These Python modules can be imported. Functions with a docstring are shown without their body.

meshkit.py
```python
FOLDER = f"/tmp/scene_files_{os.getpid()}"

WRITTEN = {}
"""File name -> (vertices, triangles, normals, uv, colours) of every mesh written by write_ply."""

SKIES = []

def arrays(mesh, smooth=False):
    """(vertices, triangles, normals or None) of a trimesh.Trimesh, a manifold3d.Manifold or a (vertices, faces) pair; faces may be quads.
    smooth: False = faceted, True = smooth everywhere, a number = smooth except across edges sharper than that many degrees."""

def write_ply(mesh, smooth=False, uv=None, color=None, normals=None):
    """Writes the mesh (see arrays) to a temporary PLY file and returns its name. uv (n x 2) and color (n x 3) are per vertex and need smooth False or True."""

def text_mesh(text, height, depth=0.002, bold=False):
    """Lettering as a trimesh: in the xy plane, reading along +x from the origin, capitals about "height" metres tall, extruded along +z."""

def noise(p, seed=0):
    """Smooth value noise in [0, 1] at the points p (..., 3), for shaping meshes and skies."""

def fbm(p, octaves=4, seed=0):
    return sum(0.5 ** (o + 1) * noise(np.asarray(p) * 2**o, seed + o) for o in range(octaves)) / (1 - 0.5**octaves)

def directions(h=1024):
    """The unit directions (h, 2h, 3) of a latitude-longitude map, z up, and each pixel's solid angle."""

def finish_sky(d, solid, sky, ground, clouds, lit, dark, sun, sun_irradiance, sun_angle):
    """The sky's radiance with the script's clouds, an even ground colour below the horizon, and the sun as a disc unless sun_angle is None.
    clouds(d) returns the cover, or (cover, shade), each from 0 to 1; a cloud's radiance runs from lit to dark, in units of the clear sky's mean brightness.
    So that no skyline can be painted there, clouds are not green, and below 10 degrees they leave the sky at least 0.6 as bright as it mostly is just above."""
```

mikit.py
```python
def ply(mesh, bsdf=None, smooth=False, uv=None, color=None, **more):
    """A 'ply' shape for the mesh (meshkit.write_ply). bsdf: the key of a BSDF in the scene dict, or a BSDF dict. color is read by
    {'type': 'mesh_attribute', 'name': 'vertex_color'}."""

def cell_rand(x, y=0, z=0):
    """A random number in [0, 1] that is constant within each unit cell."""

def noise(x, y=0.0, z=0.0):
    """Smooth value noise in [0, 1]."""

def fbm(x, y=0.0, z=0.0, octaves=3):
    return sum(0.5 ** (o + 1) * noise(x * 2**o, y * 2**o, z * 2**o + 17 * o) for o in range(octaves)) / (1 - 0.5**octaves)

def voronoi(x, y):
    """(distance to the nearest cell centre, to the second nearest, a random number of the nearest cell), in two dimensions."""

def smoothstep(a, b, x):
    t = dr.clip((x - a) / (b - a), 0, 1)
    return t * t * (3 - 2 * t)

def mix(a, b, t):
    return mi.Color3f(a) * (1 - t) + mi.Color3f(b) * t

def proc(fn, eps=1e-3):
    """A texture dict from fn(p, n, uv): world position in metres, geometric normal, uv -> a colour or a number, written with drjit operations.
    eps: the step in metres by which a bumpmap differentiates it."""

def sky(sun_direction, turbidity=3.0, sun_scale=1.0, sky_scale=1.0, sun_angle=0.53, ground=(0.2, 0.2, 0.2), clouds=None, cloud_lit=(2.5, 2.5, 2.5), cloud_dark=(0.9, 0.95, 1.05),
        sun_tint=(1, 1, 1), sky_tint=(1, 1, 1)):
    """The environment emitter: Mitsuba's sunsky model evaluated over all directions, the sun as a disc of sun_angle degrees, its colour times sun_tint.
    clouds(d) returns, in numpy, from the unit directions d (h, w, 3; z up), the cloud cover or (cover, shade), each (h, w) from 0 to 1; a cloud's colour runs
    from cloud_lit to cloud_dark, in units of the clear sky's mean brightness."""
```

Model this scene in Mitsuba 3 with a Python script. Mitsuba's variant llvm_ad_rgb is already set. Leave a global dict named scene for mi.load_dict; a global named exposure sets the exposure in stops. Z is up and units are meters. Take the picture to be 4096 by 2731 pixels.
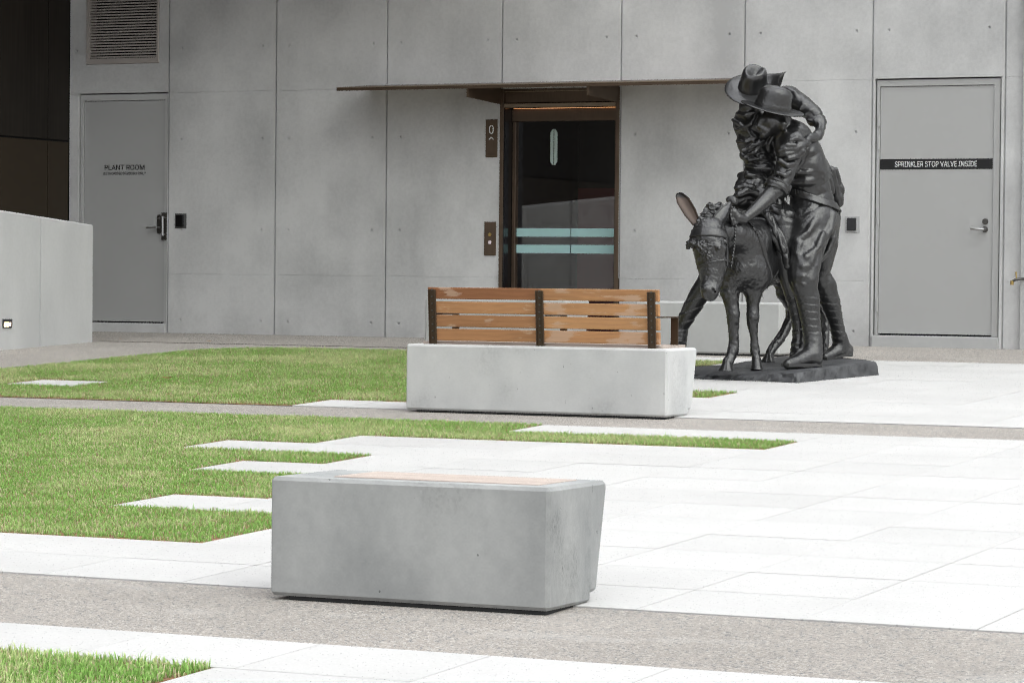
import math
import numpy as np
import trimesh
import manifold3d as m3
import drjit as dr
import mitsuba as mi
import mikit
import meshkit
from shapely.geometry import Polygon, Point, box as sbox
from mikit import proc, noise, fbm, voronoi, cell_rand, smoothstep, mix, ply

T = mi.ScalarTransform4f
scene, labels = {}, {}

# ------------------------------------------------------------------ camera, sky, exposure
CAM = np.array([16.1434, -26.0939, 0.5937])
YAW, PITCH, ROLL, FPX = 0.444078, 0.021179, -0.009684, 12498.7      # focal length in pixels of a 4096 wide frame


def camera_axes():
    f = np.array([-math.sin(YAW) * math.cos(PITCH), math.cos(YAW) * math.cos(PITCH), -math.sin(PITCH)])
    r = np.array([math.cos(YAW), math.sin(YAW), 0.0])
    d = np.cross(f, r)
    c, s = math.cos(ROLL), math.sin(ROLL)
    return c * r + s * d, -s * r + c * d, f


_r, _d, _f = camera_axes()
_m = np.eye(4)
_m[:3, 0], _m[:3, 1], _m[:3, 2], _m[:3, 3] = -_r, -_d, _f, CAM
scene["camera"] = {"type": "perspective", "fov": 2 * math.degrees(math.atan(2048 / FPX)), "fov_axis": "x",
                   "near_clip": 0.1, "far_clip": 600.0, "to_world": T(_m.tolist())}
scene["sky"] = mikit.sky((0.75, -0.35, 0.75), turbidity=3, sun_scale=0.14, sun_angle=60, clouds=lambda d: (np.ones(d.shape[:2]), 1 - d[..., 2]),
                         cloud_lit=(3.15, 3.2, 3.3), cloud_dark=(1.05, 1.07, 1.1), sun_tint=(0.80, 1.0, 1.24))
exposure = 3.0

GY = 0.035                                              # the plaza falls gently away from the building


def gz(y):
    return GY * y


# ------------------------------------------------------------------ helpers
_taken = set()


def key(name):
    if name not in _taken:
        _taken.add(name)
        return name
    k = 1
    while f"{name}_{k:03d}" in _taken:
        k += 1
    _taken.add(f"{name}_{k:03d}")
    return f"{name}_{k:03d}"


def put(name, mesh, bsdf, parent=None, smooth=35, label=None, cat=None, kind=None, group=None, **more):
    k = key(name if parent is None else parent + "__" + name)
    scene[k] = ply(mesh, bsdf, smooth=smooth, **more)
    d = {a: b for a, b in (("label", label), ("category", cat), ("kind", kind), ("group", group)) if b}
    if d:
        labels[k] = d
    return k


def thing(name, label, cat, group=None, kind=None):
    k = key(name)
    labels[k] = {"label": label, "category": cat}
    if group:
        labels[k]["group"] = group
    if kind:
        labels[k]["kind"] = kind
    return k


def box(x0, x1, y0, y1, z0, z1):
    m = trimesh.creation.box((x1 - x0, y1 - y0, z1 - z0))
    m.apply_translation(((x0 + x1) / 2, (y0 + y1) / 2, (z0 + z1) / 2))
    return m


def cbox(x0, x1, y0, y1, z0, z1, c=0.003):
    """a box with chamfered edges"""
    pts = []
    for sx in (0, 1):
        for sy in (0, 1):
            for sz in (0, 1):
                p = [(x0, x1)[sx], (y0, y1)[sy], (z0, z1)[sz]]
                s = [1 - 2 * sx, 1 - 2 * sy, 1 - 2 * sz]
                for a in range(3):
                    q = list(p)
                    for b in range(3):
                        if b != a:
                            q[b] += s[b] * c
                    pts.append(q)
    return trimesh.convex.convex_hull(np.array(pts))


def cat(*ms):
    return trimesh.util.concatenate(list(ms))


def tilt(mesh):
    """lift a mesh built on z=0 onto the sloping plaza"""
    mesh = mesh.copy()
    v = np.array(mesh.vertices)
    v[:, 2] += GY * v[:, 1]
    mesh.vertices = v
    return mesh


def sheet(poly, o=0.0):
    v, f = trimesh.creation.triangulate_polygon(poly, engine="earcut")
    v = np.c_[v, np.full(len(v), o)]
    m = trimesh.Trimesh(v, f, process=False)
    if m.face_normals[:, 2].mean() < 0:
        m.invert()
    return tilt(m)


def cyl(p0, p1, r, n=16, r1=None):
    p0, p1 = np.array(p0, float), np.array(p1, float)
    h = np.linalg.norm(p1 - p0)
    a = m3.Manifold.cylinder(h, r, r if r1 is None else r1, n)
    m = a.to_mesh()
    t = trimesh.Trimesh(m.vert_properties[:, :3], m.tri_verts, process=False)
    t.apply_transform(trimesh.geometry.align_vectors([0, 0, 1], (p1 - p0) / h))
    t.apply_translation(p0)
    return t


def tube(path, r, n=10):
    """a round tube through the points, radius r (number or list)"""
    P = np.array(path, float)
    rr = np.broadcast_to(np.asarray(r, float), (len(P),))
    t = np.gradient(P, axis=0)
    t /= np.linalg.norm(t, axis=1, keepdims=True) + 1e-12
    u = np.cross(t[0], [0.3, 0.5, 0.8])
    rings = []
    for i in range(len(P)):
        u = u - t[i] * (u @ t[i])
        u /= np.linalg.norm(u)
        w = np.cross(t[i], u)
        a = np.arange(n) * 2 * np.pi / n
        rings.append(P[i] + rr[i] * (np.cos(a)[:, None] * u + np.sin(a)[:, None] * w))
    v = np.vstack(rings + [P[:1], P[-1:]])
    f = []
    for i in range(len(P) - 1):
        for k in range(n):
            a, b = i * n + k, i * n + (k + 1) % n
            f += [[a, b, b + n], [a, b + n, a + n]]
    e = len(P) * n
    for k in range(n):
        f += [[e, (k + 1) % n, k], [e + 1, (len(P) - 1) * n + k, (len(P) - 1) * n + (k + 1) % n]]
    return trimesh.Trimesh(v, f, process=False)


def mani(mesh):
    return m3.Manifold(m3.Mesh(np.asarray(mesh.vertices, np.float32), np.asarray(mesh.faces, np.uint32)))


def unmani(m):
    k = m.to_mesh()
    return trimesh.Trimesh(k.vert_properties[:, :3], k.tri_verts, process=False)


def front_text(text, h, x, z, y, bold=False, width=None, depth=0.0015):
    """lettering that stands on the wall, read from -Y; x, z = left end and baseline"""
    t = meshkit.text_mesh(text, h, depth, bold)
    v = np.array(t.vertices)
    if width:
        v[:, 0] *= width / (v[:, 0].max() - v[:, 0].min())
    v[:, 0] -= v[:, 0].min()
    t.vertices = np.c_[x + v[:, 0], y - v[:, 2], z + v[:, 1]]
    return t


# ------------------------------------------------------------------ materials
def mat(name, d, two=True):
    scene[name] = {"type": "twosided", "bsdf": d} if two else d
    return name


def rgb(*c):
    return {"type": "rgb", "value": list(c)}


def plain(name, c, rough=0.5, metallic=0.0, spec=0.5, **k):
    return mat(name, {"type": "principled", "base_color": rgb(*c), "roughness": rough, "metallic": metallic, "specular": spec, **k})


def concrete(lo, hi, sx, sz, seed, streak=0.5, stain=0.0, speck=0.06):
    lo, hi = list(lo), list(hi)

    def fn(p, n, uv):
        a = p.x + p.y * 1.0
        big = fbm(a * sx + seed, p.z * sz + seed * 3, p.y * sx, 4)
        st = fbm(a * 7 + seed, p.z * 0.9, 3.1, 3)
        fine = noise(a * 160, p.z * 160, p.y * 160)
        grit = noise(a * 45 + 5, p.z * 38, p.y * 45)
        t = dr.clip(0.5 + 1.5 * (big - 0.5) + streak * (st - 0.5) + speck * 3 * (fine - 0.5) + speck * 3 * (grit - 0.5), 0, 1)
        c = mix(lo, hi, t)
        if stain > 0:
            m = smoothstep(0.5, 0.72, fbm(a * 3.1 + seed * 7, p.z * 3.7 + 2, p.y * 3, 3)) * (0.35 + 0.65 * smoothstep(0.35, 0.8, fbm(a * 110, p.z * 90, p.y * 110, 2)))
            c = c * (1 - stain * m)
            pit = smoothstep(0.92, 0.95, noise(a * 60 + 9, p.z * 48, p.y * 48 + 3))
            c = c * (1 - 0.5 * pit)
            d1, d2, w = voronoi(a * 21 + seed, p.z * 17 + 2)
            splat = (smoothstep(11.12, 11.3, p.x) if stain < 0.28 else 0.0) * smoothstep(0.84, 0.88, w) * smoothstep(0.15, 0.08, d1 + 0.16 * (grit - 0.5)) * smoothstep(0.55, 0.62, fbm(a * 1.7 + seed * 2, p.z * 1.7, 7.0, 2))
            c = mix(c, mi.Color3f(0.5, 0.5, 0.505), splat * 0.55)
        return c
    return fn


def concrete_bump(p, n, uv):
    a = p.x + p.y
    return fbm(a * 14, p.z * 14, p.y * 14, 3) * 0.002


def mat_concrete(name, fn, rough=0.75):
    return mat(name, {"type": "principled", "base_color": proc(fn), "roughness": rough, "specular": 0.35})


mat_concrete("wall_concrete", concrete((0.445, 0.447, 0.446), (0.625, 0.626, 0.622), 1.9, 1.8, 3.0, 0.4, 0.0, 0.07))
mat_concrete("pillar_concrete", concrete((0.42, 0.43, 0.43), (0.52, 0.52, 0.51), 0.8, 0.7, 8.0, 0.4))
mat_concrete("low_wall_concrete", concrete((0.47, 0.475, 0.473), (0.59, 0.593, 0.588), 1.1, 0.8, 5.0, 0.6))
mat_concrete("dark_block_concrete", concrete((0.215, 0.222, 0.223), (0.355, 0.36, 0.354), 4.2, 3.6, 31.0, 0.5, 0.25, 0.08))
mat_concrete("pale_block_concrete", concrete((0.45, 0.457, 0.457), (0.60, 0.602, 0.595), 2.6, 2.2, 17.0, 0.5, 0.17, 0.05))
mat_concrete("far_block_concrete", concrete((0.40, 0.405, 0.40), (0.50, 0.505, 0.495), 1.6, 1.3, 23.0, 0.3))

plain("door_paint", (0.40, 0.403, 0.40), 0.42)
plain("door_paint_pale", (0.42, 0.422, 0.417), 0.42)
plain("frame_paint", (0.46, 0.465, 0.46), 0.45)
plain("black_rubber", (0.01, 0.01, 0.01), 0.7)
plain("black_vinyl", (0.008, 0.008, 0.009), 0.35)
plain("white_vinyl", (0.8, 0.8, 0.8), 0.4)
plain("dark_lettering", (0.008, 0.008, 0.008), 0.5)
plain("steel", (0.6, 0.6, 0.6), 0.25, 1.0)
plain("dark_steel", (0.12, 0.115, 0.11), 0.35, 0.8)
plain("pale_frame", (0.42, 0.42, 0.42), 0.4)
plain("black_glass", (0.006, 0.006, 0.007), 0.08, spec=0.6)
plain("reader_bezel", (0.10, 0.10, 0.10), 0.4)
plain("louvre_metal", (0.40, 0.365, 0.34), 0.45, 0.1)
plain("louvre_void", (0.02, 0.02, 0.02), 0.8)
plain("brass", (0.50, 0.36, 0.13), 0.35, 0.9)


def bronze_fn(p, n, uv):
    t = fbm(p.x * 3, p.z * 5, p.y * 3, 3)
    f = noise(p.x * 140, p.z * 20, p.y * 140)
    return mix((0.075, 0.052, 0.036), (0.15, 0.105, 0.073), dr.clip(t * 0.8 + f * 0.25, 0, 1))


mat("bronze_sheet", {"type": "principled", "base_color": proc(bronze_fn), "roughness": 0.3, "metallic": 0.55, "specular": 0.5})
plain("pale_bronze", (0.30, 0.235, 0.17), 0.3, 0.7)
plain("dark_bronze", (0.035, 0.026, 0.018), 0.42, 0.4)
plain("button_white", (0.8, 0.7, 0.75), 0.3)
plain("bench_bronze", (0.055, 0.034, 0.019), 0.42, 0.3)


def cladding_fn(p, n, uv):
    t = fbm(p.y * 2.2, p.z * 0.8, 1.0, 3)
    f = noise(p.y * 60, p.z * 2.5, 0.0)
    return mix((0.012, 0.010, 0.008), (0.028, 0.022, 0.017), dr.clip(0.7 * t + 0.35 * f, 0, 1))


mat("cladding", {"type": "principled", "base_color": proc(cladding_fn), "roughness": 0.55, "metallic": 0.1, "specular": 0.2})
plain("cladding_brown", (0.034, 0.024, 0.014), 0.5, 0.1, 0.25)
plain("band_cyan", (0.38, 0.60, 0.60), 0.35)
plain("reflection_paint", (0.40, 0.50, 0.46), 0.4)  # pale tone of the reflection painted on the lift glass
scene["lift_glass"] = {"type": "thindielectric", "int_ior": 1.55}
plain("lift_interior", (0.012, 0.011, 0.012), 0.6)
plain("lift_red_reflection", (0.085, 0.010, 0.012), 0.6)


def aggregate_fn(p, n, uv):
    d1, d2, w = voronoi(p.x * 135, p.y * 135)
    w2 = noise(p.x * 60 + 7, p.y * 60 + 3, 0.5)
    c = mix((0.30, 0.28, 0.27), (0.49, 0.44, 0.40), w)
    c = dr.select(w > 0.88, mi.Color3f(0.56, 0.53, 0.50), c)
    c = dr.select(w < 0.09, mi.Color3f(0.19, 0.20, 0.215), c)
    c = c * (0.86 + 0.28 * w2)
    c = c * (0.82 + 0.18 * smoothstep(0.02, 0.25, d2 - d1))
    big = fbm(p.x * 1.3, p.y * 1.3, 0.5, 3)
    dust = smoothstep(0.66, 0.80, fbm(p.x * 2.0 + 40, p.y * 5.0, 2.0, 3))
    return mix(c * mi.Color3f(0.99, 0.995, 0.975) * (0.58 + 0.22 * big), mi.Color3f(0.42, 0.41, 0.395), dust * 0.18)


def aggregate_bump(p, n, uv):
    d1, d2, w = voronoi(p.x * 135, p.y * 135)
    return 0.0012 * smoothstep(0.0, 0.3, d2 - d1)


mat("aggregate", {"type": "principled", "base_color": proc(aggregate_fn), "roughness": 0.8, "specular": 0.3})


def paving_fn(p, n, uv):
    tone = cell_rand((p.x - 10.05) / 0.613 + 200, (p.y + 16.14) / 0.552 + 200)
    d1, d2, w = voronoi(p.x * 130, p.y * 130)
    big = fbm(p.x * 2, p.y * 2, 0.0, 3)
    c = mi.Color3f(0.462, 0.457, 0.449) * (0.97 + 0.06 * tone) * (0.95 + 0.1 * big)
    spot = smoothstep(0.965, 0.975, w) * smoothstep(0.42, 0.3, d1)
    c = mix(c, mi.Color3f(0.2, 0.2, 0.2), spot * 0.8)
    return c * (0.97 + 0.06 * w)


mat("paving_stone", {"type": "principled", "base_color": proc(paving_fn), "roughness": 0.6, "specular": 0.35})


def soil_fn(p, n, uv):
    t = fbm(p.x * 30, p.y * 30, 0.0, 3)
    return mix((0.10, 0.06, 0.035), (0.26, 0.15, 0.09), t)


mat("soil", {"type": "principled", "base_color": proc(soil_fn), "roughness": 0.95, "specular": 0.1})
mat("grass_blade", {"type": "principledthin", "base_color": {"type": "mesh_attribute", "name": "vertex_color"}, "roughness": 0.55,
                    "diff_trans": 0.7, "spec_trans": 0.0, "eta": 1.35}, two=False)
plain("dry_leaf", (0.36, 0.2, 0.1), 0.7)

WX = {}


def wood_fn(p, n, uv):
    row = dr.floor((p.z - 0.168) / 0.088)
    side = dr.select(p.x > 7.84, 1.0, 0.0)
    r = cell_rand(row + 20, side * 5 + 3)
    r2 = cell_rand(row + 60, side * 9 + 1)
    u, v = p.x + 13 * r, p.z * 1.0 + p.y * 0.7
    warp = fbm(u * 2.2, v * 6 + r * 9, 1.0, 3)
    ring = dr.sin(v * 190 + warp * 16 + r * 30 + 4.0 * dr.sin(u * 1.7 + r * 6))
    fibre = noise(u * 14, v * 420, 2.0)
    base = mix((0.275, 0.118, 0.055), (0.46, 0.245, 0.112), r2)
    c = mix(base * 0.76, base * 1.12, dr.clip(0.5 + 0.13 * ring + 0.4 * (fibre - 0.5) + 1.1 * (warp - 0.5), 0, 1))
    dpost = dr.minimum(dr.minimum(dr.abs(p.x - 7.22), dr.abs(p.x - 8.48)), dr.minimum(dr.abs(p.x - 7.72), dr.abs(p.x - 7.97)))
    wear = fbm(u * 8, v * 26 + r * 5, 4.0, 4) + 0.24 * (r - 0.5) + 0.26 * (1 - smoothstep(0.0, 0.14, dpost)) + 0.1 * (noise(u * 45, v * 260, 1.0) - 0.5)
    wear = smoothstep(0.72, 0.86, wear + 0.16 * (noise(u * 9, v * 300, 5.0) - 0.5))
    return mix(c, mi.Color3f(0.52, 0.385, 0.29), wear * 0.52)


mat("bench_wood", {"type": "principled", "base_color": proc(wood_fn), "roughness": 0.62, "specular": 0.3})


def seat_wood_fn(p, n, uv):
    g = fbm(p.x * 4, p.y * 90, p.z, 3)
    return mix((0.33, 0.265, 0.23), (0.50, 0.44, 0.395), g)


mat("seat_wood", {"type": "principled", "base_color": proc(seat_wood_fn), "roughness": 0.6, "specular": 0.35})
scene["lamp_body"] = {"type": "twosided", "bsdf": {"type": "diffuse", "reflectance": rgb(0.05, 0.05, 0.055)}}

# ------------------------------------------------------------------ ground
put("ground", sheet(sbox(-60, -60, 70, 30), -0.02), "aggregate", smooth=False, label="wide exposed aggregate ground around the plaza", cat="ground", kind="structure")
S1 = (-17.28, -16.14)
S2 = (-8.96, -8.11)
put("path", sheet(sbox(2, S1[0], 22, S1[1]), 0.0), "aggregate", smooth=False, kind="structure", cat="path",
    label="grey beige exposed aggregate path running under the front bench")
put("path", sheet(sbox(-1.1, S2[0], 20, S2[1]), 0.0), "aggregate", smooth=False, kind="structure", cat="path",
    label="narrow exposed aggregate path running under the timber backed bench")
put("path", sheet(Polygon([(-1.14, -8.11), (1.9, -8.11), (1.9, -2.6), (2.05, -2.2), (2.5, -2.07), (20, -2.07), (20, 0.4), (-1.14, 0.4)]), 0.0), "aggregate", smooth=False,
    kind="structure", cat="path", label="exposed aggregate path along the foot of the building")
drain = thing("drain_channel", "thin dark slot drain in the path in front of the building", "drain", kind="structure")
put("slot", tilt(box(0.27, 3.65, -1.60, -1.585, -0.01, 0.004)), "dark_bronze", drain, smooth=False)
put("slot", tilt(box(3.65, 6.3, -1.60, -1.585, -0.01, 0.004)), "dark_bronze", drain, smooth=False)

PX, X0 = 0.613, 10.05
PYA, PYB = 0.5523, 0.549
frame_left = lambda y: 2.07 - 0.694 * (y + 5.8)
frame_right = lambda y: 8.62 - 0.292 * y
cells = []                                   # (zone, x index, y0, y1)
lawn1, lawn2, lawn0 = [], [], []
GR_A = {2: 9.47, 3: 9.47, 5: 8.83, 6: 8.83, 8: 8.22, 10: 7.55, 11: 10.05, 12: 8.21}       # grass reaches this x in the row
PV_A = {0: -9, 1: -9, 4: 8.32, 7: 7.73, 9: 6.98}
for r in range(13):
    y0, y1 = S1[1] + r * PYA, S1[1] + (r + 1) * PYA
    split = GR_A[r] if r in GR_A else PV_A[r]
    if r == 12:
        y1 = S2[0]
    if split > -5:
        lawn1.append(sbox(frame_left(y0) - 1.6, y0, split, y1))
    cells.append((split, y0, y1))
GR_B = {0: 5.98, 1: 7.6, 2: 7.6, 3: 8.28, 4: 6.95, 5: 6.95, 6: 6.95, 7: 6.95, 8: 6.95, 9: 6.95, 10: 5.2}
for r in range(11):
    y0, y1 = S2[1] + r * PYB, S2[1] + (r + 1) * PYB
    lawn2.append(sbox(1.0, y0, GR_B[r], y1))
    cells.append((GR_B[r], y0, y1))
for r in range(4):
    y1, y0 = S1[0] - r * 0.552, S1[0] - (r + 1) * 0.552
    if r:
        lawn0.append(sbox(9.0, y0, 11.21, y1))
    cells.append((-9 if r == 0 else 11.21, y0, y1))
paving = thing("paving", "pale speckled square stone paving of the plaza", "paving", kind="structure")
count = 0
tile_rng = np.random.default_rng(3)
TH = 0.0045


def tile(x0, x1, y0, y1):
    global count
    lip = tile_rng.uniform(-0.0009, 0.0009)
    m = cbox(x0 + TH / 2, x1 - TH / 2, y0 + 0.004, y1 - 0.004, -0.03, 0.006 + lip, 0.0012)
    put("tile", tilt(m), "paving_stone", paving, smooth=False)
    count += 1


for split, y0, y1 in cells:
    lo, hi = max(split, frame_left((y0 + y1) / 2) - 1.3), frame_right((y0 + y1) / 2) + 0.9
    k0 = math.ceil((lo - X0) / PX + 0.15)
    xs = [lo if split > -5 and split >= lo - 1e-6 else X0 + (k0 - 1) * PX] + [X0 + k * PX for k in range(k0, 40) if X0 + k * PX < hi + PX]
    for a, b in zip(xs[:-1], xs[1:]):
        if b - a > 0.08:
            tile(a, b, y0, y1)
tile(2.93, 3.55, -7.03, -6.49)                                    # the stepping slab in the far lawn
lawn_curve = Polygon([(1.9, -8.11), (1.9, -2.9), (1.97, -2.55), (2.15, -2.25), (2.55, -2.09), (20, -2.08), (20, -8.11)])
from shapely import union_all
L1 = union_all(lawn1)
L2 = union_all(lawn2).intersection(lawn_curve).difference(sbox(2.93, -7.03, 3.55, -6.49))
L0 = union_all(lawn0)
rng = np.random.default_rng(7)


def grass(poly, density, h, seed, tone=1.0, ramp=None):
    """curved grass blades over the polygon, one mesh"""
    from shapely import contains_xy
    g = np.random.default_rng(seed)
    x0, y0, x1, y1 = poly.bounds
    n = int((x1 - x0) * (y1 - y0) * density)
    P = np.c_[g.uniform(x0, x1, n), g.uniform(y0, y1, n)]
    rag = np.c_[meshkit.fbm(np.c_[P * 9, np.zeros(n)], 3, 31), meshkit.fbm(np.c_[P * 9, np.ones(n)], 3, 32)] - 0.5
    Q = P + 0.10 * rag
    P = P[contains_xy(poly.buffer(0.004), P[:, 0], P[:, 1]) & contains_xy(poly.buffer(0.004), Q[:, 0], Q[:, 1])]
    P = P[P[:, 0] > frame_left(P[:, 1]) - 1.9]
    n = len(P)
    q = np.c_[P * 1.4, np.zeros(n)]
    patch = meshkit.fbm(q * 1.3, 3, seed)
    fine = meshkit.fbm(q * 7, 2, seed + 5)
    keep = g.random(n) < np.clip(0.45 + 1.1 * fine, 0, 1)
    P, patch, fine = P[keep], patch[keep], fine[keep]
    n = len(P)
    H = h * (0.55 + 0.75 * g.random(n) ** 1.3) * (0.75 + 0.5 * patch) * np.where(g.random(n) < 0.04, 1.5, 1.0)
    a = g.uniform(0, 2 * np.pi, n)
    lean = np.clip(g.normal(0.55, 0.4, n), -0.1, 1.5)
    w = (0.0015 + 0.0018 * g.random(n)) * (h / 0.026) ** 0.5
    side = np.c_[np.cos(a + 1.57), np.sin(a + 1.57), np.zeros(n)]
    fwd = np.c_[np.cos(a), np.sin(a), np.zeros(n)]
    base = np.c_[P, gz(P[:, 1]) + 0.002]
    up = np.array([0, 0, 1.0])
    mid = base + H[:, None] * 0.6 * up + fwd * (lean * H * 0.28)[:, None]
    tip = base + H[:, None] * (1.0 - 0.22 * np.abs(lean))[:, None] * up + fwd * (lean * H * 0.9)[:, None]
    V = np.stack([base - side * w[:, None], base + side * w[:, None], mid - side * w[:, None] * 0.75, mid + side * w[:, None] * 0.75, tip], 1)
    F = np.array([[0, 1, 3], [0, 3, 2], [2, 3, 4]])
    F = (F[None] + 5 * np.arange(n)[:, None, None]).reshape(-1, 3)
    dry = np.clip(g.normal(0.12, 0.55, n) + 2.9 * (patch - 0.47) + 1.2 * (fine - 0.5), 0, 1)[:, None] ** 1.2
    green = np.array([0.28, 0.50, 0.13]) * (0.75 + 0.6 * g.random((n, 1)))
    yellow = np.array([0.64, 0.72, 0.36]) * (0.8 + 0.4 * g.random((n, 1)))
    straw = np.array([0.72, 0.63, 0.44])
    c = green * (1 - dry) + yellow * dry
    s = (g.random(n) < 0.11)[:, None]
    c = np.where(s, straw * (0.7 + 0.5 * g.random((n, 1))), c) * tone * 0.95
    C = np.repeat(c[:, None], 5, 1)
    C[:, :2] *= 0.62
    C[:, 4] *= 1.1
    return trimesh.Trimesh(V.reshape(-1, 3), F, process=False), C.reshape(-1, 3)


for i, (poly, dens, h, lab, ln) in enumerate([
        (L1, 11000, 0.022, "bright green lawn of stepped strips between the two benches", "brown soil bed under the middle lawn"),
        (L2, 6500, 0.024, "deeper green lawn with a curved corner below the plant room wall", "brown soil bed under the far lawn"),
        (L0, 15000, 0.030, "corner of green lawn at the front left of the plaza", "brown soil bed under the front corner lawn")]):
    put("lawn_soil", sheet(poly, 0.004), "soil", smooth=False, kind="structure", label=ln, cat="soil")
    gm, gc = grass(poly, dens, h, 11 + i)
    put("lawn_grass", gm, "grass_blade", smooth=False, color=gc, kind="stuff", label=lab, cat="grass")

# ------------------------------------------------------------------ the concrete wall
wall = thing("concrete_wall", "tall grey board marked concrete wall of tie holed panels behind the lift", "wall")
WT = 8.0
edges = [-1.148] + [1.2 * k for k in range(8)] + [8.56]
openings = [(-1.045, -0.012, 0.02, 2.345), (-0.955, -0.114, 2.628, 3.50), (3.6, 4.79, -0.5, 2.315), (7.222, 8.366, 0.005, 2.342)]
cutters = []
for (a, b, c, d) in openings:
    cutters.append(mani(box(a, b, -0.1, 0.9, c, d)))
core = mani(box(-1.12, 14.0, 0.332, 0.62, -0.4, WT))
for k in range(1, 8):
    core = core + mani(box(1.2 * k - 0.03, 1.2 * k + 0.03, 0.026, 0.34, -0.4, WT))
core = core + mani(box(-0.03, 0.03, 0.026, 0.34, -0.4, WT)) + mani(box(8.5, 8.6, 0.026, 0.34, -0.4, WT))
for cu in cutters:
    core = core - cu
core = core - mani(box(3.4, 4.95, 0.265, 2.0, -0.5, 2.45))
put("core", unmani(core), "wall_concrete", wall, smooth=False)
rows = [-0.4, 0.574, 2.337, 4.3, 6.2, WT]
hz = [0.13, 1.005, 1.88, 2.765, 3.65, 4.5, 5.4]
for i in range(len(edges) - 1):
    a, b = edges[i] + 0.0085, edges[i + 1] - 0.0085
    if i == 0:
        a = edges[0]
    holes = [(x, z) for z in hz for x in ((edges[i] + 0.148, edges[i + 1] - 0.148) if i > 0 else (edges[i] + 0.08,))]
    if i == len(edges) - 2:
        holes = []
    for j in range(len(rows) - 1):
        c, d = rows[j] + (0.0006 if j else 0), rows[j + 1] - 0.0006
        m = mani(cbox(a, b, 0.0, 0.024, c, d, 0.0009)) + mani(box(a + 0.03, b - 0.03, 0.02, 0.33, c + 0.001, d - 0.001))
        for cu, (oa, ob, oc, od) in zip(cutters, openings):
            if oa < b and ob > a and oc < d and od > c:
                m = m - cu
        for (x, z) in holes:
            if c + 0.03 < z < d - 0.03 and not any(oa - 0.03 < x < ob + 0.03 and oc - 0.03 < z < od + 0.03 for (oa, ob, oc, od) in openings):
                h = m3.Manifold.cylinder(0.026, 0.0155, 0.009, 14).rotate((-90, 0, 0)).translate((x, -0.006, z))
                m = m - h
        if m.volume() > 1e-4:
            put("panel", unmani(m), "wall_concrete", wall, smooth=20)
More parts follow.
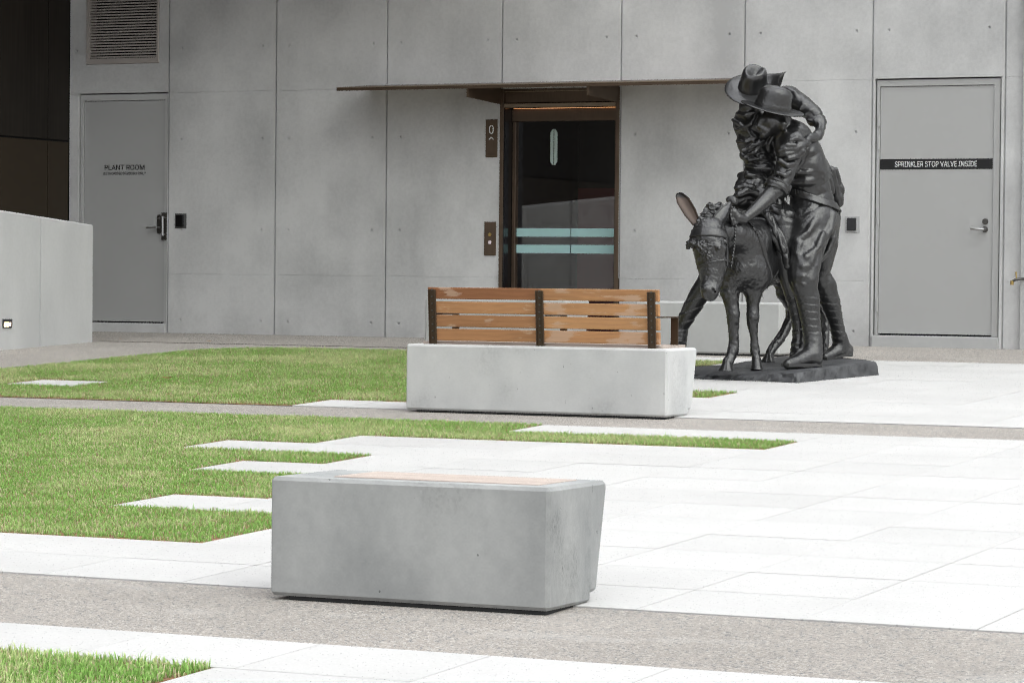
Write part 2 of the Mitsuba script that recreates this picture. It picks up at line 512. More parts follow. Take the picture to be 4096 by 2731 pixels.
put("panel", cbox(8.566, 9.9, -0.05, 0.33, -0.5, WT, 0.004), "pillar_concrete", wall, smooth=False, label="paler proud panel at the right end with the tap")
put("panel", box(9.91, 14, 0.0, 0.33, -0.5, WT), "wall_concrete", wall, smooth=False)
for (a, b) in ((-1.045, -0.012), (7.222, 8.366)):
    put("door_sill", cbox(a + 0.003, b - 0.003, -0.02, 0.3, -0.12, 0.088 if a < 0 else 0.098, 0.004), "pillar_concrete" if a > 0 else "wall_concrete", wall, smooth=False)

# dark cladding wing on the left, running towards the camera
clad = thing("cladding_wall", "dark bronze metal clad wing wall left of the plant room door", "wall")
ys = [-21.7, -19.3, -16.9, -14.5, -12.1, -9.7, -7.3, -4.95, -2.65, -0.37, -0.004]
put("core", box(-1.6, -1.19, -21.7, 0.33, -1.2, 18.6), "black_rubber", clad, smooth=False)
for j, (z0, z1) in enumerate(((-1.2, 1.875), (1.875, 4.2), (4.2, 6.6), (6.6, 9.0), (9.0, 12.2), (12.2, 15.4), (15.4, 18.6))):
    for a, b in zip(ys[:-1], ys[1:]):
        put("panel", cbox(-1.185, -1.153, a + 0.006, b - 0.006, z0 + (0.009 if j else 0), z1 - 0.009, 0.002), "cladding" if j else "cladding_brown", clad, smooth=False)

# unseen mass added above the frame to shade the left of the wall
put("added_overhang", box(-1.15, 4.4, -2.5, -0.004, 4.3, 18.6), "cladding", clad, smooth=False)

# low ramp wall
low = thing("ramp_wall", "low pale concrete ramp wall with sloping top at the left edge", "wall")
ly = [-1.705, -2.56, -3.74, -4.94, -6.14, -7.34, -8.54, -9.74, -10.94, -12.14]
ltop = lambda y: 1.021 + (-1.715 - y) * 0.069
for a, b in zip(ly[:-1], ly[1:]):
    y1, y0 = a - (0.0 if a == ly[0] else 0.004), b + 0.004
    pts = []
    for x in (0.0, 0.25):
        for y in (y0, y1):
            s = 1 if y == y0 else -1
            for z, c in ((ltop(y), -1), (gz(y) - 0.3, 1)):
                for dx, dy, dz in ((0, 0.006, 0.012), (0.012, 0, 0.012), (0.012, 0.006, 0)):
                    pts.append([x + (dx if x == 0 else -dx), y + s * dy, z + c * dz])
    put("panel", trimesh.convex.convex_hull(np.array(pts)), "low_wall_concrete", low, smooth=False)
wl = thing("wall_light", "small lit step light in a dark frame on the ramp wall", "light")
put("housing", unmani(mani(cbox(0.251, 0.262, -3.153, -3.012, 0.086, 0.163, 0.003)) - mani(box(0.2545, 0.3, -3.143, -3.024, 0.096, 0.136))), "lamp_body", wl, smooth=False)
put("lens", box(0.2512, 0.2575, -3.142, -3.066, 0.097, 0.135), "white_vinyl", wl, smooth=False, emitter={"type": "area", "radiance": rgb(1.3, 0.95, 0.42)})
put("lens_end", box(0.2512, 0.2565, -3.064, -3.026, 0.099, 0.134), "white_vinyl", wl, smooth=False, emitter={"type": "area", "radiance": rgb(0.35, 0.25, 0.17)})

# ------------------------------------------------------------------ doors
def door(name, label, x0, x1, z0, z1, ox0, ox1, oz1, paint, frame):
    t = thing(name, label, "door")
    g = 0.004
    put("leaf", cbox(x0 + g, x1 - g, 0.036, 0.085, z0 + 0.012, z1 - g, 0.002), paint, t, smooth=False)
    fr = mani(cbox(ox0 + 0.014, ox1 - 0.014, 0.022, 0.30, z0 - 0.004, oz1 - 0.012, 0.003)) - mani(box(x0, x1, 0.0, 0.4, z0 - 0.2, z1))
    put("frame", unmani(fr), frame, t, smooth=20)
    put("stop", box(x0, x1, 0.09, 0.12, z0 - 0.003, z1), "black_rubber", t, smooth=False)
    for z in (z1 - 0.30, z1 - 0.50, 1.12, 0.36):
        put("hinge", cbox(x0 - 0.012, x0 + 0.008, 0.010, 0.0215, z - 0.055, z + 0.055, 0.003), frame, t, smooth=False)
    return t


d1 = door("steel_door", "grey steel door lettered PLANT ROOM below a louvre", -0.997, -0.055, 0.092, 2.272, -1.045, -0.012, 2.345, "door_paint", "frame_paint")
put("lettering", front_text("PLANT ROOM", 0.047, -0.757, 1.592, 0.0355, bold=True, width=0.462), "dark_lettering", d1, smooth=False)
put("lettering", front_text("AUTHORISED PERSONS ONLY", 0.0265, -0.775, 1.543, 0.0355, bold=True, width=0.497), "dark_lettering", d1, smooth=False)
lh = put("lock_plate", unmani(m3.Manifold.hull(m3.Manifold.batch_hull([m3.Manifold.cylinder(0.012, 0.0215, 0.0205, 20).rotate((90, 0, 0)).translate((-0.121, 0.036, z)) for z in (0.985, 1.13)])) if False else
     m3.Manifold.batch_hull([m3.Manifold.cylinder(0.012, 0.0215, 0.0205, 20).rotate((90, 0, 0)).translate((-0.121, 0.036, z)) for z in (0.985, 1.13)])), "dark_steel", d1, smooth=30)
put("lever", cat(cyl((-0.121, 0.03, 1.025), (-0.121, -0.025, 1.025), 0.011), tube([(-0.115, -0.022, 1.025), (-0.15, -0.026, 1.025), (-0.205, -0.024, 1.023), (-0.236, -0.02, 1.022)], [0.011, 0.010, 0.008, 0.007])), "steel", d1, smooth=50)
put("cylinder_lock", cyl((-0.118, 0.03, 1.115), (-0.118, 0.012, 1.115), 0.012), "steel", d1, smooth=30)
put("pull_plate", cbox(-0.081, -0.017, 0.006, 0.0215, 0.905, 1.172, 0.003), "dark_steel", d1, smooth=False)
put("pull_bar", cat(cyl((-0.044, -0.028, 0.945), (-0.044, -0.028, 1.135), 0.012), cyl((-0.044, 0.01, 0.957), (-0.044, -0.028, 0.957), 0.009), cyl((-0.044, 0.01, 1.122), (-0.044, -0.028, 1.122), 0.009)), "steel", d1, smooth=40)

d2 = door("steel_door", "pale grey steel door with a black SPRINKLER STOP VALVE INSIDE band", 7.262, 8.296, 0.104, 2.275, 7.222, 8.366, 2.342, "door_paint_pale", "door_paint_pale")
sg = put("sign_band", box(7.268, 8.286, 0.0325, 0.0355, 1.549, 1.639), "black_vinyl", d2, smooth=False, label="black band sign across the door")
put("lettering", front_text("SPRINKLER STOP VALVE INSIDE", 0.047, 7.404, 1.571, 0.032, width=0.742), "white_vinyl", sg, smooth=False)
put("lock_rose", cyl((8.226, 0.036, 1.096), (8.226, 0.014, 1.096), 0.027, 24, 0.022), "dark_steel", d2, smooth=30)
put("handle_rose", cyl((8.226, 0.036, 1.028), (8.226, 0.02, 1.028), 0.026, 24), "dark_steel", d2, smooth=30)
put("lever", cat(cyl((8.226, 0.03, 1.028), (8.226, -0.03, 1.028), 0.012), tube([(8.236, -0.026, 1.028), (8.2, -0.03, 1.029), (8.15, -0.03, 1.03), (8.115, -0.024, 1.03)], [0.013, 0.0125, 0.012, 0.011])), "steel", d2, smooth=50)

for i, (x0, x1, z0, z1, a, b, c, d, fr, lab) in enumerate([
        (0.082, 0.212, 1.018, 1.162, 0.102, 0.187, 1.034, 1.148, "reader_bezel", "black card reader in a dark frame beside the plant room door"),
        (6.964, 7.100, 0.996, 1.139, 6.985, 7.069, 1.014, 1.125, "pale_frame", "black card reader on a pale plate left of the sprinkler valve door")]):
    t = thing("card_reader", lab, "card reader")
    put("plate", cbox(x0, x1, -0.008, 0.0, z0, z1, 0.002), fr, t, smooth=False)
    put("reader", cbox(a, b, -0.026, -0.0085, c, d, 0.005), "black_glass", t, smooth=False)

lv = thing("louvre_vent", "bronze louvred vent above the plant room door", "vent")
put("frame", unmani(mani(cbox(-0.953, -0.116, -0.012, 0.12, 2.630, 3.498, 0.003)) - mani(box(-0.916, -0.14, -0.1, 0.3, 2.683, 3.455))), "louvre_metal", lv, smooth=False)
put("backing", box(-0.94, -0.13, 0.14, 0.16, 2.64, 3.49), "louvre_void", lv, smooth=False)
slat0 = trimesh.convex.convex_hull(np.array([(x, y, z) for x in (-0.915, -0.141) for (y, z) in ((0.0, 0.0), (0.0, 0.0145), (0.02, 0.0185), (0.02, 0.004))]))
z = 2.690
while z < 3.45:
    s = slat0.copy()
    s.apply_translation((0, 0.004, z))
    put("slat", s, "louvre_metal", lv, smooth=False)
    z += 0.0275

# ------------------------------------------------------------------ the lift entrance
lift = thing("lift_entrance", "bronze framed lift doorway with dark glass doors and two pale bands", "lift door")
put("jamb", cbox(3.588, 3.624, -0.012, 0.26, -0.05, 2.312, 0.002), "bronze_sheet", lift, smooth=False)
put("jamb", cbox(4.754, 4.791, -0.012, 0.26, -0.05, 2.312, 0.002), "bronze_sheet", lift, smooth=False)
put("header", cbox(3.626, 4.752, 0.02, 0.06, 2.185, 2.312, 0.002), "bronze_sheet", lift, smooth=False)
put("header_rail", cbox(3.626, 4.752, -0.008, 0.06, 2.140, 2.176, 0.003), "pale_bronze", lift, smooth=False)
put("header_strip", cbox(3.626, 4.752, 0.004, 0.018, 2.283, 2.291, 0.002), "pale_bronze", lift, smooth=False)
put("reveal", box(3.6255, 3.632, 0.0, 0.24, -0.05, 2.138), "black_glass", lift, smooth=False)
put("transom", cbox(3.634, 4.752, 0.155, 0.24, 2.020, 2.132, 0.002), "bronze_sheet", lift, smooth=False)
put("light_strip", box(3.66, 4.74, 0.128, 0.150, 2.1345, 2.1385), "white_vinyl", lift, smooth=False, emitter={"type": "area", "radiance": rgb(0.10, 0.036, 0.009)})
put("stile", cbox(3.634, 3.668, 0.165, 0.235, -0.05, 2.018, 0.003), "bronze_sheet", lift, smooth=False)
put("stile", cbox(4.672, 4.752, 0.165, 0.235, -0.05, 2.018, 0.003), "dark_bronze", lift, smooth=False)
for k, (a, b) in enumerate(((3.670, 4.2225), (4.2275, 4.670))):
    gd = put("glass_leaf", trimesh.Trimesh([(a, 0.2, -0.02), (b, 0.2, -0.02), (b, 0.2, 2.018), (a, 0.2, 2.018)], [[0, 1, 2], [0, 2, 3]]), "lift_glass", lift, smooth=False)
    for (z0, z1) in ((0.953, 1.031), (0.800, 0.878)):
        put("band", box(a + 0.002, b - 0.002, 0.1955, 0.198, z0, z1), "band_cyan", gd, smooth=False)
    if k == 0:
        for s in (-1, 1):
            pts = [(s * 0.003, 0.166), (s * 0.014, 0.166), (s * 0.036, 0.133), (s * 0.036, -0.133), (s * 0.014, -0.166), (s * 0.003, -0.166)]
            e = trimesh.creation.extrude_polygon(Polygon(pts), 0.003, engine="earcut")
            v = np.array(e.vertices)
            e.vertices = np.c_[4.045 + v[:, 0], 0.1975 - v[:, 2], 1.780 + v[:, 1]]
            put("painted_reflection", e, "reflection_paint", gd, smooth=False)  # two pale halves paint a reflection onto the glass
car = unmani(mani(box(3.50, 4.86, 0.27, 1.9, -0.2, 2.35)) - mani(box(3.56, 4.80, 0.2, 1.84, -0.1, 2.25)))
put("car_interior", car, "lift_interior", lift, smooth=False)
put("red_reflection_panel", box(3.58, 4.78, 1.78, 1.83, 0.0, 1.45), "lift_red_reflection", lift, smooth=False)  # its red stands in for the dark red reflection in the glass

can = thing("entrance_canopy", "thin flat bronze canopy blade on brackets over the lift doorway", "canopy")
prof = np.array([(-0.70, 2.277), (-0.70, 2.309), (-0.002, 2.372), (-0.002, 2.340)])
m = trimesh.convex.convex_hull(np.array([(x, y, z) for x in (2.243, 6.22) for (y, z) in prof]))
put("blade", m, "bronze_sheet", can, smooth=False)
put("top_edge", trimesh.convex.convex_hull(np.array([(x, y, z) for x in (2.243, 6.22) for (y, z) in ((-0.704, 2.303), (-0.704, 2.3115), (-0.66, 2.3145), (-0.66, 2.308))])), "pale_bronze", can, smooth=False)
for x in (3.576, 4.768):
    put("bracket", trimesh.convex.convex_hull(np.array([(xx, y, z) for xx in (x, x + 0.02) for (y, z) in ((-0.69, 2.200), (-0.69, 2.277), (-0.013, 2.338), (-0.013, 2.172))])), "bronze_sheet", can, smooth=False)

ind = thing("lift_indicator", "bronze lift floor indicator showing 0 and an up arrow", "sign")
put("plate", cbox(3.443, 3.562, -0.012, 0.0, 1.683, 2.033, 0.002), "bronze_sheet", ind, smooth=False)
zero = front_text("0", 0.078, 3.478, 1.900, -0.0125, width=0.048)
put("digit", zero, "white_vinyl", ind, smooth=False)
put("arrow", trimesh.Trimesh([(x, -0.0135, z) for (x, z) in ((3.477, 1.842), (3.501, 1.861), (3.525, 1.842), (3.525, 1.852), (3.501, 1.872), (3.477, 1.852))], [[0, 1, 4], [0, 4, 5], [1, 2, 3], [1, 3, 4]]), "white_vinyl", ind, smooth=False)
cp = thing("lift_call_panel", "bronze lift call panel with two round buttons beside the doorway", "call panel")
put("plate", cbox(3.437, 3.556, -0.012, 0.0, 0.775, 1.085, 0.002), "bronze_sheet", cp, smooth=False)
put("button", cyl((3.497, -0.0118, 0.967), (3.497, -0.018, 0.967), 0.016, 20), "brass", cp, smooth=30)
put("button", cyl((3.497, -0.0118, 0.896), (3.497, -0.018, 0.896), 0.016, 20), "button_white", cp, smooth=30, label="pale lit button")

tap = thing("garden_tap", "small brass tap on the pale panel at the right edge", "tap")
put("body", tube([(8.60, -0.05, 0.605), (8.60, -0.09, 0.605), (8.575, -0.12, 0.603), (8.545, -0.13, 0.596), (8.522, -0.13, 0.582)], [0.011, 0.011, 0.012, 0.012, 0.011]), "dark_steel", tap, smooth=50)
put("nozzle", cyl((8.520, -0.13, 0.588), (8.518, -0.13, 0.552), 0.016, 14), "brass", tap, smooth=30)
put("handle", cat(cyl((8.556, -0.125, 0.605), (8.552, -0.125, 0.655), 0.006), cbox(8.542, 8.560, -0.13, -0.12, 0.650, 0.664, 0.003)), "brass", tap, smooth=False)


# ------------------------------------------------------------------ benches
def block(x0, x1, yf, zt, depth=0.49, lean=0.13, h=0.43):
    """a precast block: front upright, rear face undercut; chamfered"""
    g = gz(yf) + 0.016
    c = 0.013
    prof = [(yf, g), (yf + depth - lean, g), (yf + depth - lean + 0.004, g + 0.03), (yf + depth - lean + 0.05, g + 0.034), (yf + depth, zt - 0.03), (yf + depth, zt), (yf, zt)]
    cs = m3.CrossSection([np.array(prof)]).offset(-c, m3.JoinType.Miter, 2.0)
    full = m3.CrossSection([np.array(prof)])
    L = x1 - x0
    a = m3.Manifold.extrude(cs, L)
    b = m3.Manifold.extrude(full.offset(-0.002, m3.JoinType.Miter, 2.0), L - 2 * c).translate((0, 0, c))
    # main body is the union of chamfered hull pieces, cut apart where the rear step is
    top = [(y, z) for (y, z) in prof if True]
    body = []
    for part in ([(yf, g), (yf + depth - lean, g), (yf + depth - lean, zt), (yf, zt)], [(yf, g + 0.034), (yf + depth - lean + 0.05, g + 0.034), (yf + depth, zt - 0.03), (yf + depth, zt), (yf, zt)]):
        pts = []
        s = m3.CrossSection([np.array(part)]).offset(-c, m3.JoinType.Miter, 2.0).to_polygons()[0]
        for (y, z) in part:
            for x in (x0 + c, x1 - c):
                q = s[np.argmin(np.hypot(s[:, 0] - y, s[:, 1] - z))]
                pts += [(x, y, q[1]), (x, q[0], z)]
            pts += [(x0, q[0], q[1]), (x1, q[0], q[1])]
        body.append(mani(trimesh.convex.convex_hull(np.array(pts))))
    return unmani(body[0] + body[1])


def bench(label, x0, x1, yf, zt, material, group=None):
    t = thing("bench", label, "bench", group)
    put("block", block(x0, x1, yf, zt), material, t, smooth=False)
    g = gz(yf)
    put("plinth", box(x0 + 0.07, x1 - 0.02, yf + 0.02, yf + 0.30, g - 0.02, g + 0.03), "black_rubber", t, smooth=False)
    return t


b1 = bench("dark weathered concrete block bench nearest the camera with a flush timber seat", 10.572, 11.672, -16.385, -0.133, "dark_block_concrete")
for k in range(4):
    put("seat_board", cbox(10.78, 11.585, -16.29 + k * 0.082, -16.29 + k * 0.082 + 0.078, -0.150, -0.129, 0.002), "seat_wood", b1, smooth=False)
b2 = bench("pale concrete block bench with a slatted timber back beside the statue", 6.912, 8.728, -8.275, 0.148, "pale_block_concrete")
for k in range(4):
    put("seat_board", cbox(6.99, 8.665, -8.19 + k * 0.092, -8.19 + k * 0.092 + 0.087, 0.142, 0.166, 0.003), "bench_wood" if False else "seat_wood", b2, smooth=False)


def recline(m):
    m = m.copy()
    v = np.array(m.vertices)
    v[:, 1] -= 0.075 * (v[:, 2] - 0.16)
    m.vertices = v
    return m


for (z0, z1) in ((0.437, 0.512), (0.347, 0.422), (0.260, 0.336), (0.172, 0.248)):
    for (a, b) in ((7.045, 7.8385), (7.8405, 8.648)):
        put("back_slat", recline(cbox(a, b, -8.213, -8.185, z0, z1, 0.004)), "bench_wood", b2, smooth=False)
for x in (7.055, 7.813, 8.578):
    p_ = put("back_post", recline(cat(cbox(x, x + 0.052, -8.222, -8.2165, 0.14, 0.498, 0.002), cbox(x, x + 0.006, -8.232, -8.222, 0.14, 0.498, 0.002), cbox(x + 0.046, x + 0.052, -8.232, -8.222, 0.14, 0.498, 0.002))), "bench_bronze", b2, smooth=False)
    for k in range(8):
        zz = 0.188 + (k // 2) * 0.088 + (k % 2) * 0.044
        put("bolt", recline(cyl((x + 0.026, -8.221, zz), (x + 0.026, -8.229, zz), 0.0065, 10, 0.005)), "dark_steel", p_, smooth=30)
for x in (7.08, 7.85, 8.615):
    put("armrest", cat(cbox(x, x + 0.05, -8.19, -7.945, 0.337, 0.345, 0.002), cbox(x, x + 0.05, -7.953, -7.945, 0.15, 0.3365, 0.002)), "bench_bronze", b2, smooth=False)
b3 = bench("low pale concrete block bench behind the timber backed one, left of the lift", 3.72, 5.075, -1.76, 0.384, "far_block_concrete")
b4 = bench("low pale concrete block bench behind the statue, right of the lift", 5.72, 7.022, -1.76, 0.384, "far_block_concrete")

for i, (x, y, s, lab) in enumerate([(3.93, -6.35, 0.05, "curled brown fallen leaf on the far lawn"), (1.35, -1.45, 0.03, "pale scrap of leaf on the path by the concrete wall"), (0.33, -1.35, 0.025, "tan fallen leaf at the end of the ramp wall")]):
    u = np.linspace(-1, 1, 7)
    V, F = [], []
    for k, a in enumerate(u):
        w = (1 - a * a) * 0.45
        for b in (-1, 0, 1):
            V.append((x + s * a, y + s * w * b, gz(y) + 0.012 + (0.02 if i == 0 else 0.0) + s * 0.35 * (a * a * 0.6 + abs(b) * w)))
    for k in range(6):
        for b in range(2):
            q = k * 3 + b
            F += [[q, q + 3, q + 4], [q, q + 4, q + 1]]
    put("fallen_leaf", trimesh.Trimesh(V, F, process=False), "dry_leaf", label=lab, cat="leaf", smooth=True)

# ------------------------------------------------------------------ the bronze group
# skeleton points in metres in the statue's own frame: (right, away, up, radius); several chains make one body
J = {
    'donkey': [
        [(-0.434, -0.62, 0.838, 0.1762), (-0.286, -0.28, 0.871, 0.2094), (-0.15, -0.0, 0.895, 0.2119), (-0.059, 0.22, 0.928, 0.1983)],
        [(-0.394, -0.6, 1.01, 0.131), (-0.265, -0.25, 1.045, 0.1432), (-0.088, 0.15, 1.063, 0.1561)],
        [(-0.473, -0.69, 0.787, 0.1124), (-0.374, -0.64, 0.768, 0.1106)],
        [(-0.415, -0.62, 0.979, 0.1661), (-0.552, -0.84, 1.045, 0.1246), (-0.693, -0.98, 1.068, 0.094)],
    ],
    'head': [
        [(-0.729, -1.02, 1.05, 0.1132), (-0.724, -1.04, 0.995, 0.1302), (-0.7, -1.05, 0.863, 0.1224), (-0.705, -1.09, 0.72, 0.0837), (-0.719, -1.12, 0.618, 0.0616)],
        [(-0.657, -0.96, 0.903, 0.083), (-0.692, -1.0, 0.808, 0.0829)],
        [(-0.747, -1.16, 0.643, 0.0395), (-0.7, -1.16, 0.64, 0.0373)],
        [(-0.67, -1.15, 0.948, 0.0329), (-0.635, -1.12, 0.935, 0.0247)],
        [(-0.847, -1.08, 0.977, 0.033), (-0.862, -1.07, 0.969, 0.0231)],
    ],
    'legs': [
        [(-0.531, -0.64, 0.716, 0.113), (-0.546, -0.66, 0.625, 0.0704), (-0.528, -0.66, 0.529, 0.0522), (-0.517, -0.67, 0.453, 0.0506), (-0.515, -0.65, 0.372, 0.0405), (-0.508, -0.64, 0.27, 0.0355), (-0.512, -0.64, 0.199, 0.0441), (-0.531, -0.66, 0.149, 0.037), (-0.555, -0.69, 0.107, 0.0394)],
        [(-0.357, -0.62, 0.718, 0.1131), (-0.367, -0.63, 0.627, 0.0669), (-0.371, -0.63, 0.53, 0.0451), (-0.372, -0.64, 0.439, 0.0481), (-0.373, -0.63, 0.393, 0.0416), (-0.36, -0.62, 0.302, 0.0284), (-0.356, -0.62, 0.246, 0.0315), (-0.351, -0.62, 0.19, 0.037), (-0.344, -0.63, 0.155, 0.0299), (-0.342, -0.64, 0.125, 0.0355)],
        [(-0.026, 0.12, 0.886, 0.1943), (-0.074, 0.05, 0.626, 0.0747), (-0.025, 0.18, 0.51, 0.0383), (-0.019, 0.24, 0.431, 0.0358), (-0.054, 0.21, 0.341, 0.0368), (-0.096, 0.18, 0.273, 0.0383), (-0.152, 0.12, 0.211, 0.0346), (-0.184, 0.08, 0.162, 0.0324)],
        [(0.066, 0.32, 0.847, 0.1907), (0.186, 0.35, 0.659, 0.0808), (0.258, 0.42, 0.47, 0.0421), (0.263, 0.4, 0.313, 0.0368), (0.255, 0.36, 0.192, 0.0346)],
    ],
    'hoof0': [[(-0.559, -0.69, 0.112, 0.0334), (-0.571, -0.72, 0.058, 0.0566)]],
    'hoof1': [[(-0.342, -0.64, 0.133, 0.0314), (-0.34, -0.66, 0.056, 0.0446)]],
    'hoof2': [[(-0.192, 0.07, 0.152, 0.0324), (-0.198, 0.05, 0.107, 0.0564)]],
    'hoof3': [[(0.255, 0.36, 0.198, 0.0315), (0.244, 0.34, 0.125, 0.0503)]],
    'ear0': [[(-0.813, -0.99, 1.111, 0.0304), (-0.863, -0.97, 1.194, 0.0487), (-0.912, -0.95, 1.276, 0.0487), (-0.94, -0.93, 1.324, 0.0277), (-0.946, -0.93, 1.336, 0.0111)]],
    'ear1': [[(-0.671, -1.06, 1.089, 0.0441), (-0.641, -1.05, 1.156, 0.054), (-0.6, -1.01, 1.223, 0.0398), (-0.573, -0.97, 1.265, 0.0188), (-0.565, -0.95, 1.277, 0.0078)]],
    'mane': [
        [(-0.745, -0.98, 1.194, 0.0288)],
        [(-0.71, -0.96, 1.226, 0.031)],
        [(-0.67, -0.93, 1.218, 0.0288)],
        [(-0.694, -0.97, 1.184, 0.0332)],
        [(-0.64, -0.9, 1.233, 0.0255)],
        [(-0.615, -0.86, 1.215, 0.0267)],
        [(-0.729, -1.0, 1.156, 0.0304)],
        [(-0.756, -0.99, 1.169, 0.0199)],
        [(-0.67, -0.95, 1.168, 0.0277)],
        [(-0.775, -1.04, 1.127, 0.0303)],
        [(-0.732, -1.06, 1.116, 0.0331)],
        [(-0.797, -1.05, 1.099, 0.0248)],
    ],
    'forelock': [
        [(-0.869, -1.078, 0.969, 0.0187), (-0.877, -1.072, 0.944, 0.011)],
        [(-0.844, -1.113, 0.974, 0.0178), (-0.845, -1.107, 0.949, 0.0104)],
        [(-0.812, -1.138, 0.963, 0.0177), (-0.807, -1.132, 0.938, 0.0104)],
        [(-0.78, -1.153, 0.969, 0.0177), (-0.788, -1.147, 0.944, 0.0104)],
        [(-0.747, -1.158, 0.958, 0.0187), (-0.749, -1.152, 0.933, 0.011)],
        [(-0.712, -1.16, 0.967, 0.0177), (-0.706, -1.154, 0.942, 0.0104)],
        [(-0.679, -1.153, 0.97, 0.0168), (-0.686, -1.147, 0.945, 0.0099)],
        [(-0.648, -1.138, 0.976, 0.0159), (-0.649, -1.132, 0.951, 0.0093)],
        [(-0.618, -1.108, 0.982, 0.015), (-0.613, -1.102, 0.957, 0.0088)],
        [(-0.764, -1.16, 0.928, 0.0159), (-0.771, -1.154, 0.903, 0.0093)],
        [(-0.731, -1.163, 0.917, 0.0159), (-0.732, -1.157, 0.892, 0.0093)],
        [(-0.796, -1.143, 0.933, 0.014), (-0.79, -1.137, 0.908, 0.0082)],
        [(-0.736, -1.166, 0.879, 0.0121), (-0.744, -1.16, 0.854, 0.0071)],
    ],
    'rope': [[(-0.54, -0.93, 1.233, 0.0072), (-0.523, -0.95, 1.214, 0.0072), (-0.523, -0.97, 1.147, 0.0072), (-0.529, -0.98, 1.07, 0.0072), (-0.535, -0.98, 0.97, 0.0072), (-0.546, -0.99, 0.892, 0.0072), (-0.56, -0.99, 0.801, 0.0072)]],
    'eye': [[(-0.661, -1.182, 0.937, 0.0153)]],
    'nostril': [[(-0.699, -1.19, 0.635, 0.011)]],
    'marks': [[(-0.727, -1.0, 1.031, 0.0359), (-0.692, -1.0, 0.814, 0.0144), (-0.589, -1.0, 1.024, 0.0044), (-0.582, -1.0, 0.826, 0.0044)]],
    'girth': [[(-0.292, -0.4, 1.003, 0.0224), (-0.243, -0.4, 0.678, 0.0224)]],
    'breast': [[(-0.451, -0.7, 0.998, 0.0161)]],
    'man': [
        [(0.103, -0.28, 1.192, 0.1818), (0.069, -0.3, 1.364, 0.1531), (0.044, -0.34, 1.508, 0.1652), (-0.014, -0.38, 1.635, 0.1705), (-0.071, -0.42, 1.745, 0.1486)],
        [(0.099, -0.22, 1.521, 0.1377), (0.096, -0.22, 1.44, 0.1255)],
        [(-0.108, -0.42, 1.817, 0.0763), (-0.18, -0.46, 1.862, 0.0802)],
    ],
    'man_head': [
        [(-0.202, -0.48, 1.925, 0.0977), (-0.232, -0.5, 1.876, 0.0896), (-0.276, -0.52, 1.811, 0.0496), (-0.297, -0.53, 1.782, 0.0304)],
        [(-0.321, -0.52, 1.89, 0.0208), (-0.337, -0.53, 1.846, 0.0176)],
        [(-0.155, -0.585, 1.857, 0.0239), (-0.158, -0.585, 1.825, 0.0159)],
    ],
    'man_arm': [[(-0.075, -0.56, 1.731, 0.0894), (-0.113, -0.64, 1.608, 0.0827), (-0.17, -0.72, 1.454, 0.0777), (-0.207, -0.75, 1.394, 0.0744)]],
    'man_arm2': [[(-0.211, -0.75, 1.39, 0.0602), (-0.293, -0.8, 1.301, 0.0569), (-0.376, -0.86, 1.224, 0.0457), (-0.445, -0.9, 1.167, 0.0362), (-0.478, -0.92, 1.147, 0.0346)]],
    'man_hand': [
        [(-0.47, -0.92, 1.151, 0.0361), (-0.516, -0.96, 1.162, 0.0392), (-0.541, -0.97, 1.2, 0.0314)],
        [(-0.525, -0.97, 1.126, 0.0149), (-0.55, -1.0, 1.114, 0.0141), (-0.56, -1.02, 1.145, 0.0117)],
        [(-0.536, -0.97, 1.146, 0.0149), (-0.566, -1.0, 1.145, 0.0141), (-0.569, -1.02, 1.176, 0.0117)],
        [(-0.549, -0.97, 1.173, 0.0149), (-0.573, -1.0, 1.18, 0.0141), (-0.568, -1.02, 1.207, 0.0117)],
        [(-0.553, -0.97, 1.2, 0.0149), (-0.573, -1.0, 1.215, 0.0141), (-0.561, -1.02, 1.234, 0.0117)],
    ],
    'man_legs': [
        [(0.07, -0.36, 1.159, 0.171), (0.033, -0.46, 0.985, 0.1419), (0.019, -0.54, 0.843, 0.1172), (0.009, -0.57, 0.737, 0.0969), (0.006, -0.57, 0.681, 0.0928), (0.038, -0.56, 0.58, 0.0888), (0.063, -0.56, 0.399, 0.0707), (0.077, -0.56, 0.288, 0.0666)],
        [(0.159, -0.18, 1.153, 0.1642), (0.208, -0.12, 0.99, 0.0977), (0.185, -0.06, 0.846, 0.0877), (0.18, -0.02, 0.764, 0.0702), (0.227, 0.03, 0.65, 0.0828), (0.266, 0.07, 0.547, 0.0788), (0.322, 0.15, 0.391, 0.0562), (0.351, 0.18, 0.276, 0.0563)],
    ],
    'cuffs': [[(0.005, -0.56, 0.792, 0.111), (0.005, -0.57, 0.721, 0.1049)]],
    'boot0': [
        [(0.077, -0.56, 0.308, 0.0707), (0.081, -0.58, 0.188, 0.0686), (0.09, -0.6, 0.133, 0.0564)],
        [(0.064, -0.6, 0.168, 0.0665), (-0.04, -0.7, 0.124, 0.0522), (-0.122, -0.78, 0.103, 0.038)],
    ],
    'sole0': [[(-0.144, -0.8, 0.089, 0.02), (-0.042, -0.72, 0.088, 0.0241), (0.034, -0.66, 0.087, 0.0241), (0.117, -0.58, 0.092, 0.0262)]],
    'boot1': [
        [(0.351, 0.18, 0.286, 0.0604), (0.377, 0.22, 0.213, 0.0605), (0.418, 0.26, 0.186, 0.0502)],
        [(0.365, 0.2, 0.203, 0.0584), (0.291, 0.14, 0.156, 0.0499), (0.233, 0.08, 0.133, 0.0353)],
    ],
    'sole1': [[(0.216, 0.06, 0.116, 0.0187), (0.295, 0.12, 0.121, 0.0208), (0.365, 0.2, 0.142, 0.0209), (0.435, 0.27, 0.154, 0.0272)]],
    'belt_m': [[(0.054, -0.3, 1.328, 0.0306)]],
    'bag': [
        [(0.239, -0.2, 1.539, 0.0276), (0.29, -0.12, 1.347, 0.0407), (0.307, -0.1, 1.291, 0.0326)],
